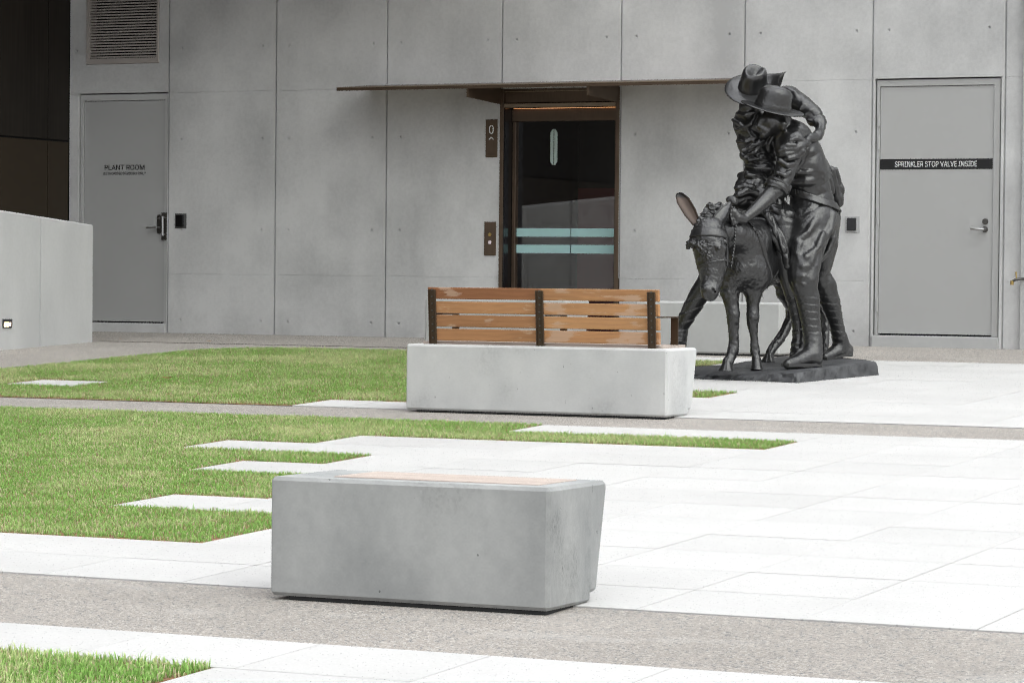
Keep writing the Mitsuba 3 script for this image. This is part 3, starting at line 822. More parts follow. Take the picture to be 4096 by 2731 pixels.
        [(0.278, -0.05, 1.545, 0.0245), (0.326, 0.0, 1.392, 0.0327), (0.326, 0.02, 1.294, 0.0278)],
        [(0.214, -0.25, 1.489, 0.0243), (0.239, -0.22, 1.377, 0.0292)],
    ],
    'strap': [[(0.021, -0.5, 1.822, 0.0112), (0.108, -0.36, 1.717, 0.0113), (0.161, -0.28, 1.616, 0.0113), (0.212, -0.22, 1.538, 0.0113)]],
    'rider': [
        [(-0.309, -0.1, 1.943, 0.1384), (-0.334, -0.12, 1.877, 0.1627), (-0.31, -0.14, 1.763, 0.1544), (-0.29, -0.16, 1.665, 0.1381), (-0.282, -0.18, 1.559, 0.1217), (-0.343, -0.2, 1.453, 0.0957)],
        [(-0.21, -0.08, 2.019, 0.1222), (-0.089, -0.08, 2.081, 0.0799)],
        [(-0.27, -0.12, 1.975, 0.0732), (-0.355, -0.16, 2.061, 0.0812)],
    ],
    'rider_head': [[(-0.365, -0.18, 2.068, 0.0957), (-0.384, -0.22, 2.001, 0.0769), (-0.386, -0.26, 1.935, 0.0404)]],
    'rider_arm': [[(-0.105, -0.08, 2.081, 0.0799), (-0.066, -0.1, 2.08, 0.0798), (0.012, -0.14, 2.026, 0.0764), (0.092, -0.2, 1.954, 0.0697), (0.115, -0.22, 1.925, 0.0648)]],
    'rider_arm2': [[(0.115, -0.22, 1.917, 0.0502), (0.143, -0.3, 1.841, 0.0436), (0.123, -0.36, 1.806, 0.0435), (0.074, -0.5, 1.763, 0.0368), (0.012, -0.65, 1.724, 0.0318), (-0.011, -0.68, 1.715, 0.0318)]],
    'rider_hand': [
        [(-0.007, -0.68, 1.717, 0.0318), (-0.051, -0.71, 1.693, 0.0412), (-0.09, -0.73, 1.668, 0.0412)],
        [(-0.04, -0.71, 1.654, 0.0381), (-0.069, -0.72, 1.626, 0.0349)],
        [(-0.093, -0.755, 1.695, 0.0198), (-0.145, -0.77, 1.696, 0.019), (-0.187, -0.755, 1.681, 0.0158)],
        [(-0.104, -0.755, 1.669, 0.0198), (-0.157, -0.77, 1.666, 0.019), (-0.199, -0.755, 1.652, 0.0158)],
        [(-0.104, -0.755, 1.64, 0.0198), (-0.152, -0.77, 1.633, 0.019), (-0.189, -0.755, 1.623, 0.0158)],
        [(-0.092, -0.755, 1.612, 0.0198), (-0.132, -0.77, 1.599, 0.019), (-0.16, -0.755, 1.589, 0.0158)],
        [(-0.029, -0.7, 1.73, 0.027), (-0.076, -0.74, 1.749, 0.0214), (-0.12, -0.75, 1.729, 0.0166)],
    ],
    'rider_hip': [
        [(-0.343, -0.2, 1.445, 0.1013), (-0.344, -0.22, 1.363, 0.1053)],
        [(-0.354, -0.25, 1.346, 0.093), (-0.434, -0.35, 1.319, 0.0685), (-0.499, -0.42, 1.292, 0.0418)],
        [(-0.44, -0.3, 1.425, 0.0404), (-0.386, -0.33, 1.472, 0.0564), (-0.321, -0.33, 1.465, 0.0564)],
    ],
    'rider_legF': [[(-0.375, -0.2, 1.339, 0.0973), (-0.576, -0.3, 1.062, 0.1123), (-0.633, -0.36, 0.868, 0.0916), (-0.686, -0.34, 0.694, 0.0795), (-0.744, -0.3, 0.602, 0.0755), (-0.822, -0.26, 0.457, 0.0613), (-0.87, -0.22, 0.354, 0.0512), (-0.888, -0.2, 0.282, 0.0472)]],
    'rider_bootF': [
        [(-0.875, -0.22, 0.344, 0.0533), (-0.884, -0.22, 0.251, 0.0533), (-0.888, -0.22, 0.2, 0.0471)],
        [(-0.9, -0.24, 0.216, 0.0491), (-0.967, -0.36, 0.172, 0.0387), (-1.011, -0.44, 0.153, 0.0304)],
    ],
    'rider_legN': [[(-0.3, -0.28, 1.366, 0.1131), (-0.136, -0.4, 1.146, 0.1138), (-0.138, -0.46, 0.882, 0.0791), (-0.099, -0.44, 0.72, 0.0629), (-0.043, -0.4, 0.558, 0.0589), (-0.009, -0.38, 0.396, 0.0509), (-0.003, -0.38, 0.294, 0.0509)]],
    'rider_bootN': [
        [(-0.003, -0.38, 0.304, 0.0549), (-0.019, -0.4, 0.192, 0.0528), (-0.025, -0.42, 0.152, 0.0447)],
        [(-0.025, -0.42, 0.162, 0.0426), (-0.052, -0.5, 0.139, 0.0344)],
    ],
    'cloth': [[(-0.257, -0.5, 1.184, 0.0364), (-0.199, -0.55, 1.062, 0.0424), (-0.138, -0.56, 0.922, 0.0404), (-0.11, -0.55, 0.821, 0.0263)]],
    'lapel': [
        [(-0.438, -0.4, 1.666, 0.0177), (-0.355, -0.42, 1.71, 0.0209), (-0.274, -0.4, 1.76, 0.0193), (-0.207, -0.36, 1.811, 0.0145)],
        [(-0.424, -0.38, 1.623, 0.0161), (-0.345, -0.4, 1.663, 0.0193), (-0.29, -0.4, 1.736, 0.0161)],
    ],
    'collar': [[(-0.254, -0.46, 1.71, 0.0112), (-0.227, -0.46, 1.766, 0.0176), (-0.202, -0.44, 1.815, 0.0112)]],
    'belt_r': [[(-0.413, -0.3, 1.562, 0.0113), (-0.349, -0.36, 1.54, 0.0113), (-0.228, -0.36, 1.536, 0.0113)]],
    'man_fold': [
        [(0.222, -0.418, 1.2, 0.0305), (0.197, -0.478, 1.088, 0.0344), (0.112, -0.578, 0.964, 0.0323), (0.016, -0.648, 0.882, 0.0221)],
        [(0.096, -0.518, 1.157, 0.0263), (0.031, -0.578, 1.064, 0.0303), (-0.045, -0.588, 1.008, 0.0242)],
        [(-0.031, -0.603, 0.983, 0.0222), (-0.047, -0.618, 0.912, 0.0262), (-0.023, -0.638, 0.852, 0.0201)],
        [(0.255, -0.258, 1.04, 0.0266), (0.214, -0.278, 0.927, 0.0266), (0.151, -0.298, 0.855, 0.0204)],
        [(0.145, -0.548, 1.056, 0.0263), (0.079, -0.618, 0.923, 0.0262), (0.057, -0.648, 0.843, 0.0201)],
        [(-0.079, -0.588, 0.842, 0.0181), (-0.005, -0.663, 0.814, 0.0201), (0.09, -0.618, 0.823, 0.0181)],
        [(-0.089, -0.598, 0.761, 0.0161), (-0.005, -0.673, 0.74, 0.0181), (0.086, -0.618, 0.752, 0.0161)],
        [(-0.078, -0.598, 0.7, 0.0141), (-0.004, -0.668, 0.685, 0.0161), (0.076, -0.618, 0.696, 0.0141)],
        [(-0.091, -0.46, 1.443, 0.0369), (0.017, -0.5, 1.443, 0.0416), (0.129, -0.42, 1.467, 0.0402), (0.209, -0.3, 1.499, 0.0323)],
        [(-0.081, -0.52, 1.509, 0.0208), (0.022, -0.53, 1.506, 0.024), (0.126, -0.44, 1.53, 0.0209)],
        [(0.017, -0.56, 1.684, 0.0223), (-0.014, -0.56, 1.588, 0.0239), (-0.068, -0.55, 1.509, 0.0192)],
        [(0.102, -0.42, 1.691, 0.0209), (0.109, -0.44, 1.594, 0.0209), (0.174, -0.36, 1.517, 0.0193)],
        [(-0.172, -0.72, 1.644, 0.0206), (-0.118, -0.745, 1.62, 0.0238), (-0.05, -0.68, 1.647, 0.0191)],
        [(-0.19, -0.75, 1.58, 0.019), (-0.144, -0.78, 1.548, 0.0206), (-0.094, -0.74, 1.565, 0.0158)],
        [(-0.217, -0.8, 1.491, 0.0174), (-0.171, -0.82, 1.475, 0.0189), (-0.12, -0.78, 1.5, 0.0142)],
        [(-0.053, -0.52, 1.813, 0.0176), (-0.007, -0.55, 1.748, 0.0208), (0.01, -0.55, 1.685, 0.0176)],
    ],
    'rider_fold': [
        [(-0.504, -0.22, 1.903, 0.0146), (-0.452, -0.29, 1.868, 0.021), (-0.39, -0.33, 1.802, 0.0193), (-0.349, -0.34, 1.714, 0.0129)],
        [(-0.488, -0.24, 1.822, 0.0146), (-0.437, -0.31, 1.827, 0.021), (-0.375, -0.34, 1.866, 0.0193), (-0.335, -0.33, 1.931, 0.0129)],
        [(-0.465, -0.27, 1.748, 0.0162), (-0.413, -0.33, 1.738, 0.021), (-0.35, -0.345, 1.762, 0.0161)],
        [(-0.471, -0.2, 1.953, 0.0146), (-0.412, -0.28, 1.933, 0.0194), (-0.349, -0.3, 1.957, 0.0145)],
        [(-0.432, -0.28, 1.635, 0.021), (-0.388, -0.34, 1.597, 0.021), (-0.325, -0.35, 1.609, 0.0161)],
        [(-0.444, -0.29, 1.489, 0.0275), (-0.407, -0.34, 1.504, 0.0306), (-0.365, -0.37, 1.479, 0.0241)],
        [(-0.38, -0.37, 1.423, 0.0209), (-0.349, -0.37, 1.48, 0.0274), (-0.316, -0.36, 1.496, 0.0225)],
        [(-0.475, -0.35, 1.387, 0.0209), (-0.42, -0.37, 1.415, 0.0241), (-0.365, -0.38, 1.391, 0.0209)],
        [(-0.535, -0.42, 1.308, 0.0241), (-0.473, -0.44, 1.332, 0.0305), (-0.4, -0.42, 1.365, 0.0273), (-0.342, -0.4, 1.35, 0.0241)],
        [(-0.087, -0.14, 2.13, 0.0179), (-0.041, -0.17, 2.112, 0.0195), (-0.009, -0.19, 2.055, 0.0162)],
        [(0.015, -0.19, 2.063, 0.0162), (0.021, -0.22, 2.021, 0.0194), (-0.004, -0.23, 1.98, 0.0146)],
        [(0.059, -0.26, 1.907, 0.0162), (0.096, -0.29, 1.897, 0.0194), (0.149, -0.26, 1.924, 0.0146)],
        [(0.035, -0.25, 1.939, 0.0162), (0.075, -0.25, 1.972, 0.0194), (0.11, -0.22, 1.99, 0.0146)],
    ],
    'hat0': [[(-0.356, -0.18, 2.147, 0)]],
    'hat1': [[(-0.231, -0.48, 1.981, 0)]],
}

ST_O = np.array([7.95, -3.9, gz(-3.9)])
ST_U = np.array([math.cos(YAW), math.sin(YAW), 0.0])
ST_V = np.array([-math.sin(YAW), math.cos(YAW), 0.0])


def to_world(m):
    m = m.copy()
    v = np.array(m.vertices)
    m.vertices = ST_O + v[:, :1] * ST_U + v[:, 1:2] * ST_V + v[:, 2:3] * np.array([0, 0, 1.0])
    return m


class Field:
    """a signed distance grid that limbs are smoothly added to"""

    def __init__(self, lo, hi, h, n=None):
        self.lo, self.h = np.array(lo, float), h
        self.n = n if n is not None else np.ceil((np.array(hi) - self.lo) / h).astype(int) + 1
        self.d = np.full(self.n, 1.0, np.float32)

    def axes(self, i0, i1):
        return np.meshgrid(*[self.lo[a] + self.h * np.arange(i0[a], i1[a]) for a in range(3)], indexing="ij")

    def chain(self, c, k):
        """one limb: hard round cones end to end, then a smooth union with what is there"""
        c = np.array(c, float)
        m = 0.10
        i0 = np.clip((((c[:, :3] - c[:, 3:]).min(0) - m - self.lo) / self.h).astype(int), 0, self.n)
        i1 = np.clip((((c[:, :3] + c[:, 3:]).max(0) + m - self.lo) / self.h).astype(int) + 1, 0, self.n)
        if np.any(i1 <= i0):
            return
        X, Y, Z = [x.astype(np.float32) for x in self.axes(i0, i1)]
        g = None
        for a, b in zip(c[:-1], c[1:]) if len(c) > 1 else ((c[0], c[0]),):
            e = b[:3] - a[:3]
            t = np.clip(((X - a[0]) * e[0] + (Y - a[1]) * e[1] + (Z - a[2]) * e[2]) / (e @ e + 1e-12), 0, 1)
            q = np.sqrt((X - a[0] - t * e[0]) ** 2 + (Y - a[1] - t * e[1]) ** 2 + (Z - a[2] - t * e[2]) ** 2) - (a[3] + t * (b[3] - a[3]))
            g = q if g is None else np.minimum(g, q)
        s = np.s_[i0[0]:i1[0], i0[1]:i1[1], i0[2]:i1[2]]
        o = self.d[s]
        q = np.maximum(k - np.abs(o - g), 0) / k
        self.d[s] = np.minimum(o, g) - q * q * k * 0.25

    def chains(self, names, k):
        for nm in names:
            for c in J[nm]:
                self.chain(c, k)
        return self

    def mesh(self, d=None):
        return nets(self.d if d is None else d, self.lo, self.h)

    def grid(self):
        return self.axes((0, 0, 0), self.n)


def field(names, h, k, pad=0.06, room=()):
    P = np.array([q for nm in list(names) + list(room) for c in J[nm] for q in c])
    lo = (P[:, :3] - P[:, 3:]).min(0) - pad
    hi = (P[:, :3] + P[:, 3:]).max(0) + pad
    return Field(lo, hi, h).chains(names, k)


def nets(d, lo, h):
    """naive surface nets of the zero level of a grid"""
    s = d < 0
    c = [s[i:s.shape[0] - 1 + i, j:s.shape[1] - 1 + j, k:s.shape[2] - 1 + k] for i in (0, 1) for j in (0, 1) for k in (0, 1)]
    tot = sum(x.astype(np.int8) for x in c)
    mixd = (tot > 0) & (tot < 8)
    idx = np.full(mixd.shape, -1, np.int64)
    cells_ = np.argwhere(mixd)
    idx[tuple(cells_.T)] = np.arange(len(cells_))
    acc, cnt = np.zeros((len(cells_), 3)), np.zeros(len(cells_))
    corner = [(i, j, k) for i in (0, 1) for j in (0, 1) for k in (0, 1)]
    val = [d[cells_[:, 0] + i, cells_[:, 1] + j, cells_[:, 2] + k].astype(float) for (i, j, k) in corner]
    for a in range(8):
        for b in range(a + 1, 8):
            ca, cb = np.array(corner[a]), np.array(corner[b])
            if np.abs(ca - cb).sum() != 1:
                continue
            m = (val[a] < 0) != (val[b] < 0)
            t = np.where(m, val[a] / np.where(m, val[a] - val[b], 1), 0)
            acc += m[:, None] * (ca + t[:, None] * (cb - ca))
            cnt += m
    V = lo + h * (cells_ + acc / cnt[:, None])
    F = []
    for ax in range(3):
        o1, o2 = [(1, 2), (2, 0), (0, 1)][ax]
        sl0, sl1 = [slice(None)] * 3, [slice(None)] * 3
        sl0[ax], sl1[ax] = slice(0, -1), slice(1, None)
        cr = s[tuple(sl0)] != s[tuple(sl1)]
        E_ = np.argwhere(cr)
        E_ = E_[(E_[:, o1] > 0) & (E_[:, o2] > 0) & (E_[:, o1] < d.shape[o1] - 1) & (E_[:, o2] < d.shape[o2] - 1)]
        inside = s[tuple(E_.T)]
        q = []
        for (x, y) in ((-1, -1), (0, -1), (0, 0), (-1, 0)):
            e = E_.copy()
            e[:, o1] += x
            e[:, o2] += y
            q.append(idx[tuple(e.T)])
        q = np.stack(q, 1)
        q = np.where(inside[:, None], q, q[:, ::-1])
        F += [q[:, [0, 1, 2]], q[:, [0, 2, 3]]]
    return trimesh.Trimesh(V, np.vstack(F), process=False)


def relax(m, n=2):
    return trimesh.smoothing.filter_taubin(m, 0.5, 0.53, iterations=n)


def ridged(p, seed):
    return (1 - np.abs(2 * meshkit.noise(p, seed) - 1)) ** 2


def sculpt(m, fn):
    """displace along the normals by fn(points, normals) metres"""
    v, n = np.array(m.vertices), np.array(m.vertex_normals)
    m.vertices = v + n * fn(v, n)[:, None]
    return m


def window(x, a, b, s):
    return np.clip((x - a) / s, 0, 1) * np.clip((b - x) / s, 0, 1)


def folds(v, seed, f=(7, 7, 4), amp=0.012):
    """soft cloth: broad rolls with sharper valleys between them"""
    w = np.stack([meshkit.noise(v * 4 + 3, seed + 1), meshkit.noise(v * 4 + 9, seed + 2), meshkit.noise(v * 4 + 17, seed + 3)], 1) - 0.5
    q = (v + 0.18 * w) * np.array(f)
    roll = np.abs(2 * meshkit.noise(q, seed) - 1) ** 0.8
    small = np.abs(2 * meshkit.noise(q * 2.3 + 4, seed + 7) - 1)
    return amp * (1.5 * roll + 0.45 * small - 0.75)


def bronze_stat(p, n, uv):
    t = fbm(p.x * 5, p.z * 5, p.y * 5, 4)
    f = noise(p.x * 70, p.z * 70, p.y * 70)
    return mix((0.007, 0.0073, 0.0078), (0.022, 0.022, 0.023), dr.clip(1.5 * (t - 0.5) + 0.5 + 0.25 * (f - 0.5), 0, 1))


def bronze_rough(p, n, uv):
    return 0.17 + 0.22 * fbm(p.x * 9, p.z * 9, p.y * 9, 3)


def bronze_bump(p, n, uv):
    return 0.0022 * fbm(p.x * 60, p.z * 60, p.y * 60, 3)


mat("statue_bronze", {"type": "bumpmap", "nested": proc(bronze_bump), "scale": 1.0,
                      "bsdf": {"type": "principled", "base_color": proc(bronze_stat), "roughness": proc(bronze_rough), "metallic": 0.0, "specular": 0.85, "clearcoat": 0.3, "clearcoat_gloss": 0.85}})


def ear_fn(p, n, uv):
    z = p.z - (gz(-3.9))
    w = smoothstep(1.05, 1.16, z + 0.05 * (noise(p.x * 30, p.z * 30, p.y * 30) - 0.5)) * smoothstep(1.315, 1.29, z)
    return mix((0.022, 0.021, 0.021), (0.088, 0.062, 0.049), w * (0.6 + 0.4 * noise(p.x * 18, p.z * 18, p.y * 18)))


mat("rubbed_bronze", {"type": "principled", "base_color": proc(ear_fn), "roughness": 0.36, "metallic": 0.45, "specular": 0.5})


def stone_fn(p, n, uv):
    t = fbm(p.x * 9, p.z * 14, p.y * 9, 4)
    return mix((0.028, 0.029, 0.032), (0.085, 0.087, 0.092), dr.clip(1.8 * (t - 0.5) + 0.45, 0, 1))


mat("statue_base", {"type": "bumpmap", "nested": proc(lambda p, n, uv: 0.006 * fbm(p.x * 40, p.z * 40, p.y * 40, 3)), "scale": 1.0,
                    "bsdf": {"type": "principled", "base_color": proc(stone_fn), "roughness": 0.5, "specular": 0.5}})

statue = thing("bronze_statue", "dark bronze statue of two men in brimmed hats with a donkey on a rough slab", "statue")


def add(name, m, parent=statue, bsdf="statue_bronze", smooth=True, **k):
    return put(name, to_world(m), bsdf, parent, smooth=smooth, **k)


# slab
poly = np.array([(-1.15, -0.26), (-0.79, -0.50), (-0.42, -0.77), (-0.06, -1.0), (0.28, -0.58), (0.61, -0.17), (0.45, 0.22), (0.30, 0.50), (-0.05, 0.66), (-0.36, 0.30), (-0.62, -0.12), (-0.9, -0.2)])
ring = np.array(Polygon(poly).exterior.segmentize(0.02).coords)[:-1]
cen = ring.mean(0)
N = len(ring)
levels = [(1.0, 0.0), (0.998, 0.3), (0.988, 0.6), (0.975, 0.92), (0.955, 1.0), (0.90, 1.0), (0.75, 1.0), (0.5, 1.0), (0.25, 1.0)]
V = []
for sc, t in levels:
    q = cen + (ring - cen) * sc
    floor_ = GY * (q[:, 1] * math.cos(YAW) + q[:, 0] * math.sin(YAW))
    edge = np.clip((sc - 0.78) / 0.2, 0, 1)
    left = np.clip((0.05 - ring[:, 0]) / 0.8, 0, 1)
    top = 0.036 * q[:, 0] + 0.0453 * q[:, 1] + 0.102 - edge * left * 0.050
    side = 0.0 < t < 1.0
    pz = np.c_[q * 16, np.full(N, t * 3)]
    rough = (meshkit.fbm(pz * 1.6, 4, 5) - 0.5)
    q = q * (1 + (0.10 * rough[:, None] if sc > 0.9 else 0.0))
    z = floor_ + (top - floor_) * t
    if t == 0:
        z = floor_ - 0.01
    V.append(np.c_[q, z + (0.012 * (meshkit.fbm(pz * 0.5, 3, 9) - 0.5) if t >= 1 else 0)])
F = []
for i in range(len(levels) - 1):
    for k in range(N):
        a, b = i * N + k, i * N + (k + 1) % N
        F += [[a, b, b + N], [a, b + N, a + N]]
ce = len(levels) * N
V = np.vstack(V + [[[cen[0], cen[1], 0.036 * cen[0] + 0.0453 * cen[1] + 0.102]]])
F += [[ce, (len(levels) - 1) * N + k, (len(levels) - 1) * N + (k + 1) % N] for k in range(N)]
bm = trimesh.Trimesh(V, F, process=False)
if bm.face_normals[-1, 2] < 0:
    bm.invert()
add("slab", bm, bsdf="statue_base", smooth=40)

# ---- donkey
dk = field(["donkey", "legs"], 0.0075, 0.06, room=["head"])
hd = Field(dk.lo, None, dk.h, dk.n).chains(["head"], 0.03)
q = np.maximum(0.05 - np.abs(dk.d - hd.d), 0) / 0.05
body = np.minimum(dk.d, hd.d) - q * q * 0.05 * 0.25
for nm in ("nostril",):                                             # a nostril is pressed in
    a = J[nm][0][0]
    X, Y, Z = dk.grid()
    g = np.sqrt((X - a[0]) ** 2 / 0.8 + (Y - a[1]) ** 2 + (Z - a[2]) ** 2 / 2.2) - a[3]
    body = np.maximum(body, -g)
dm = relax(nets(body, dk.lo, dk.h), 3)
headz = J["head"][0]


def fur(v, n):
    h = np.clip((v[:, 2] - 0.55) / 0.1, 0, 1)
    chest = np.exp(-(((v[:, 0] + 0.52) / 0.16) ** 2 + ((v[:, 2] - 0.70) / 0.12) ** 2))
    face = np.exp(-(((v[:, 0] - headz[1][0]) / 0.09) ** 2 + ((v[:, 2] - headz[1][2] + 0.05) / 0.13) ** 2)) * (v[:, 1] < -0.9)
    leg = np.clip((0.5 - v[:, 2]) / 0.05, 0, 1)
    a = meshkit.fbm(v * np.array([55, 55, 30]), 3, 3) - 0.5
    rib = meshkit.noise(v * np.array([9, 9, 9]), 8) - 0.5
    return a * (0.008 + 0.012 * chest + 0.012 * face + 0.004 * leg) + rib * 0.008 * h


dm = sculpt(dm, fur)
donkey = add("donkey", dm)


def on_body(d, lo, h, off, mask):
    """the skin of a body lifted by off where mask(X,Y,Z) < 0: straps and cloths that lie on it"""
    X, Y, Z = np.meshgrid(*[lo[a] + h * np.arange(d.shape[a]) for a in range(3)], indexing="ij")
    m = np.maximum(d - off, mask(X, Y, Z))
    return relax(nets(np.maximum(m, -(d + 0.02)), lo, h), 1)


ax = np.array([-0.40, -0.915, 0.0])
ax /= np.linalg.norm(ax)
gp, gh = np.array(J["girth"][0][0][:3]), 0.016


def slab_mask(pt, n, half):
    n = np.array(n, float) / np.linalg.norm(n)
    return lambda X, Y, Z: np.abs((X - pt[0]) * n[0] + (Y - pt[1]) * n[1] + (Z - pt[2]) * n[2]) - half


for dx in (-0.024, 0.024):
    add("girth_strap", on_body(dk.d, dk.lo, dk.h, 0.011, lambda X, Y, Z: np.maximum(np.maximum(slab_mask(gp + ax * dx, ax, gh)(X, Y, Z), 0.52 - Z), -0.62 - Y)), donkey)
sp = np.array([-0.28, -0.12, 1.0])
add("saddle_cloth", sculpt(on_body(dk.d, dk.lo, dk.h, 0.014, lambda X, Y, Z: np.maximum(slab_mask(sp, ax, 0.27)(X, Y, Z), 0.70 - Z)), lambda v, n: folds(v, 71, (9, 9, 3), 0.008)), donkey)
bp = np.array(J["breast"][0][0][:3])
nk = np.array([-0.45, -0.75, -0.5])
add("breast_strap", on_body(dk.d, dk.lo, dk.h, 0.012, slab_mask(bp, nk, 0.018)), donkey)
hl, hs = J["marks"][0][0], J["marks"][0][1]
hsub = Field(np.array(headz[0][:3]) - [0.25, 0.3, 0.75], np.array(headz[0][:3]) + [0.3, 0.2, 0.2], 0.007).chains(["head"], 0.03)
tiltv = np.array([0.03, 0.16, 1.0])
add("browband", on_body(hsub.d, hsub.lo, hsub.h, 0.012, slab_mask(hl[:3], tiltv, 0.034)), donkey)
add("noseband", on_body(hsub.d, hsub.lo, hsub.h, 0.007, slab_mask(hs[:3], (-0.2, 0.16, 1.0), 0.009)), donkey)
c0, c1 = np.array(J["marks"][0][2][:3]), np.array(J["marks"][0][3][:3])
add("cheek_strap", on_body(hsub.d, hsub.lo, hsub.h, 0.008, lambda X, Y, Z: np.maximum(np.abs(X - (c0[0] + (Z - c0[2]) * (c1[0] - c0[0]) / (c1[2] - c0[2])) + 0.012) - 0.009, np.abs(Z - (c0[2] + c1[2]) / 2) - 0.12)), donkey)
for nm in ("ear0", "ear1"):
    C = np.array(J[nm][0])
    face = np.array([0.25, -0.95, 0.1]) if nm == "ear0" else np.array([-0.15, -0.75, 0.45])
    V, F, K = [], [], 14
    pts = np.vstack([C[0] + (C[1] - C[0]) * t for t in (0, 0.5)] + [C[1] + (C[2] - C[1]) * t for t in (0, 0.5)] + [C[2] + (C[3] - C[2]) * t for t in (0, 0.5)] + [C[3] + (C[4] - C[3]) * t for t in (0, 0.6, 1.0)])
    tg = np.gradient(pts[:, :3], axis=0)
    for i, (p_, t_) in enumerate(zip(pts, tg)):
        t_ = t_ / np.linalg.norm(t_)
        sd = np.cross(t_, face)
        sd /= np.linalg.norm(sd)
        nf = np.cross(sd, t_)
        w = p_[3]
        for j in range(K):
            a = 2 * np.pi * j / K
            x, y = math.cos(a), math.sin(a)
            depth = (0.42 * w * x * x - 0.010) if y > 0 else 0.42 * w * x * x - 0.55 * w * (1 - x * x)
            V.append(p_[:3] + sd * w * x + nf * (depth if y > 0 else depth))
    for i in range(len(pts) - 1):
        for j in range(K):
            a, b = i * K + j, i * K + (j + 1) % K
            F += [[a, b, b + K], [a, b + K, a + K]]
    V += [pts[0, :3], pts[-1, :3]]
    for j in range(K):
        F += [[len(V) - 2, (j + 1) % K, j], [len(V) - 1, (len(pts) - 1) * K + j, (len(pts) - 1) * K + (j + 1) % K]]
    em = trimesh.Trimesh(V, F, process=False)
    if em.volume < 0:
        em.invert()
    add("ear", em, donkey, bsdf="rubbed_bronze" if nm == "ear0" else "statue_bronze", **({"label": "raised ear rubbed to bare copper"} if nm == "ear0" else {}))
fl = field(["forelock"], 0.005, 0.035)
add("forelock", sculpt(fl.mesh(), lambda v, n: 0.014 * (ridged(v * np.array([60, 60, 36]), 4) - 0.5) + 0.008 * (ridged(v * 90, 6) - 0.4)), donkey)
mf = field(["mane"], 0.006, 0.012)
add("mane", sculpt(mf.mesh(), lambda v, n: 0.022 * (ridged(v * 34, 4) - 0.4) + 0.012 * (ridged(v * 75, 6) - 0.4)), donkey)
add("lead_rope", sculpt(field(["rope"], 0.004, 0.004).mesh(), lambda v, n: 0.0022 * np.sin(v[:, 2] * 260 + np.arctan2(n[:, 1], n[:, 0]))), donkey)
ey = J["eye"][0][0]
es = trimesh.creation.icosphere(2, ey[3])
es.apply_translation(ey[:3])
add("eye", es, donkey)
for i in range(4):
    a, b = np.array(J[f"hoof{i}"][0][0]), np.array(J[f"hoof{i}"][0][1])
    b[2] = min(b[2], 0.036 * b[0] + 0.0453 * b[1] + 0.100)
    V, F, K = [], [], 20
    for t, s in ((0, 0.7), (0.04, 1.02), (0.22, 0.98), (0.8, 1.0), (0.97, 1.02), (1.0, 0.96)):
        c, r = a[:3] + (b[:3] - a[:3]) * t, (a[3] + (b[3] - a[3]) * t) * s
        for j in range(K):
            g = 2 * np.pi * j / K
            V.append(c + np.array([r * math.cos(g), r * 1.15 * math.sin(g), 0.012 * (1 - t) * -math.sin(g)]))
    for k in range(5):
        for j in range(K):
            p_, q_ = k * K + j, k * K + (j + 1) % K
            F += [[p_, q_, q_ + K], [p_, q_ + K, p_ + K]]
    V += [a[:3], b[:3]]
    for j in range(K):
        F += [[6 * K, (j + 1) % K, j], [6 * K + 1, 5 * K + j, 5 * K + (j + 1) % K]]
    hm = trimesh.Trimesh(V, F, process=False)
    if hm.volume < 0:
        hm.invert()
    add("hoof", hm, donkey, smooth=40)


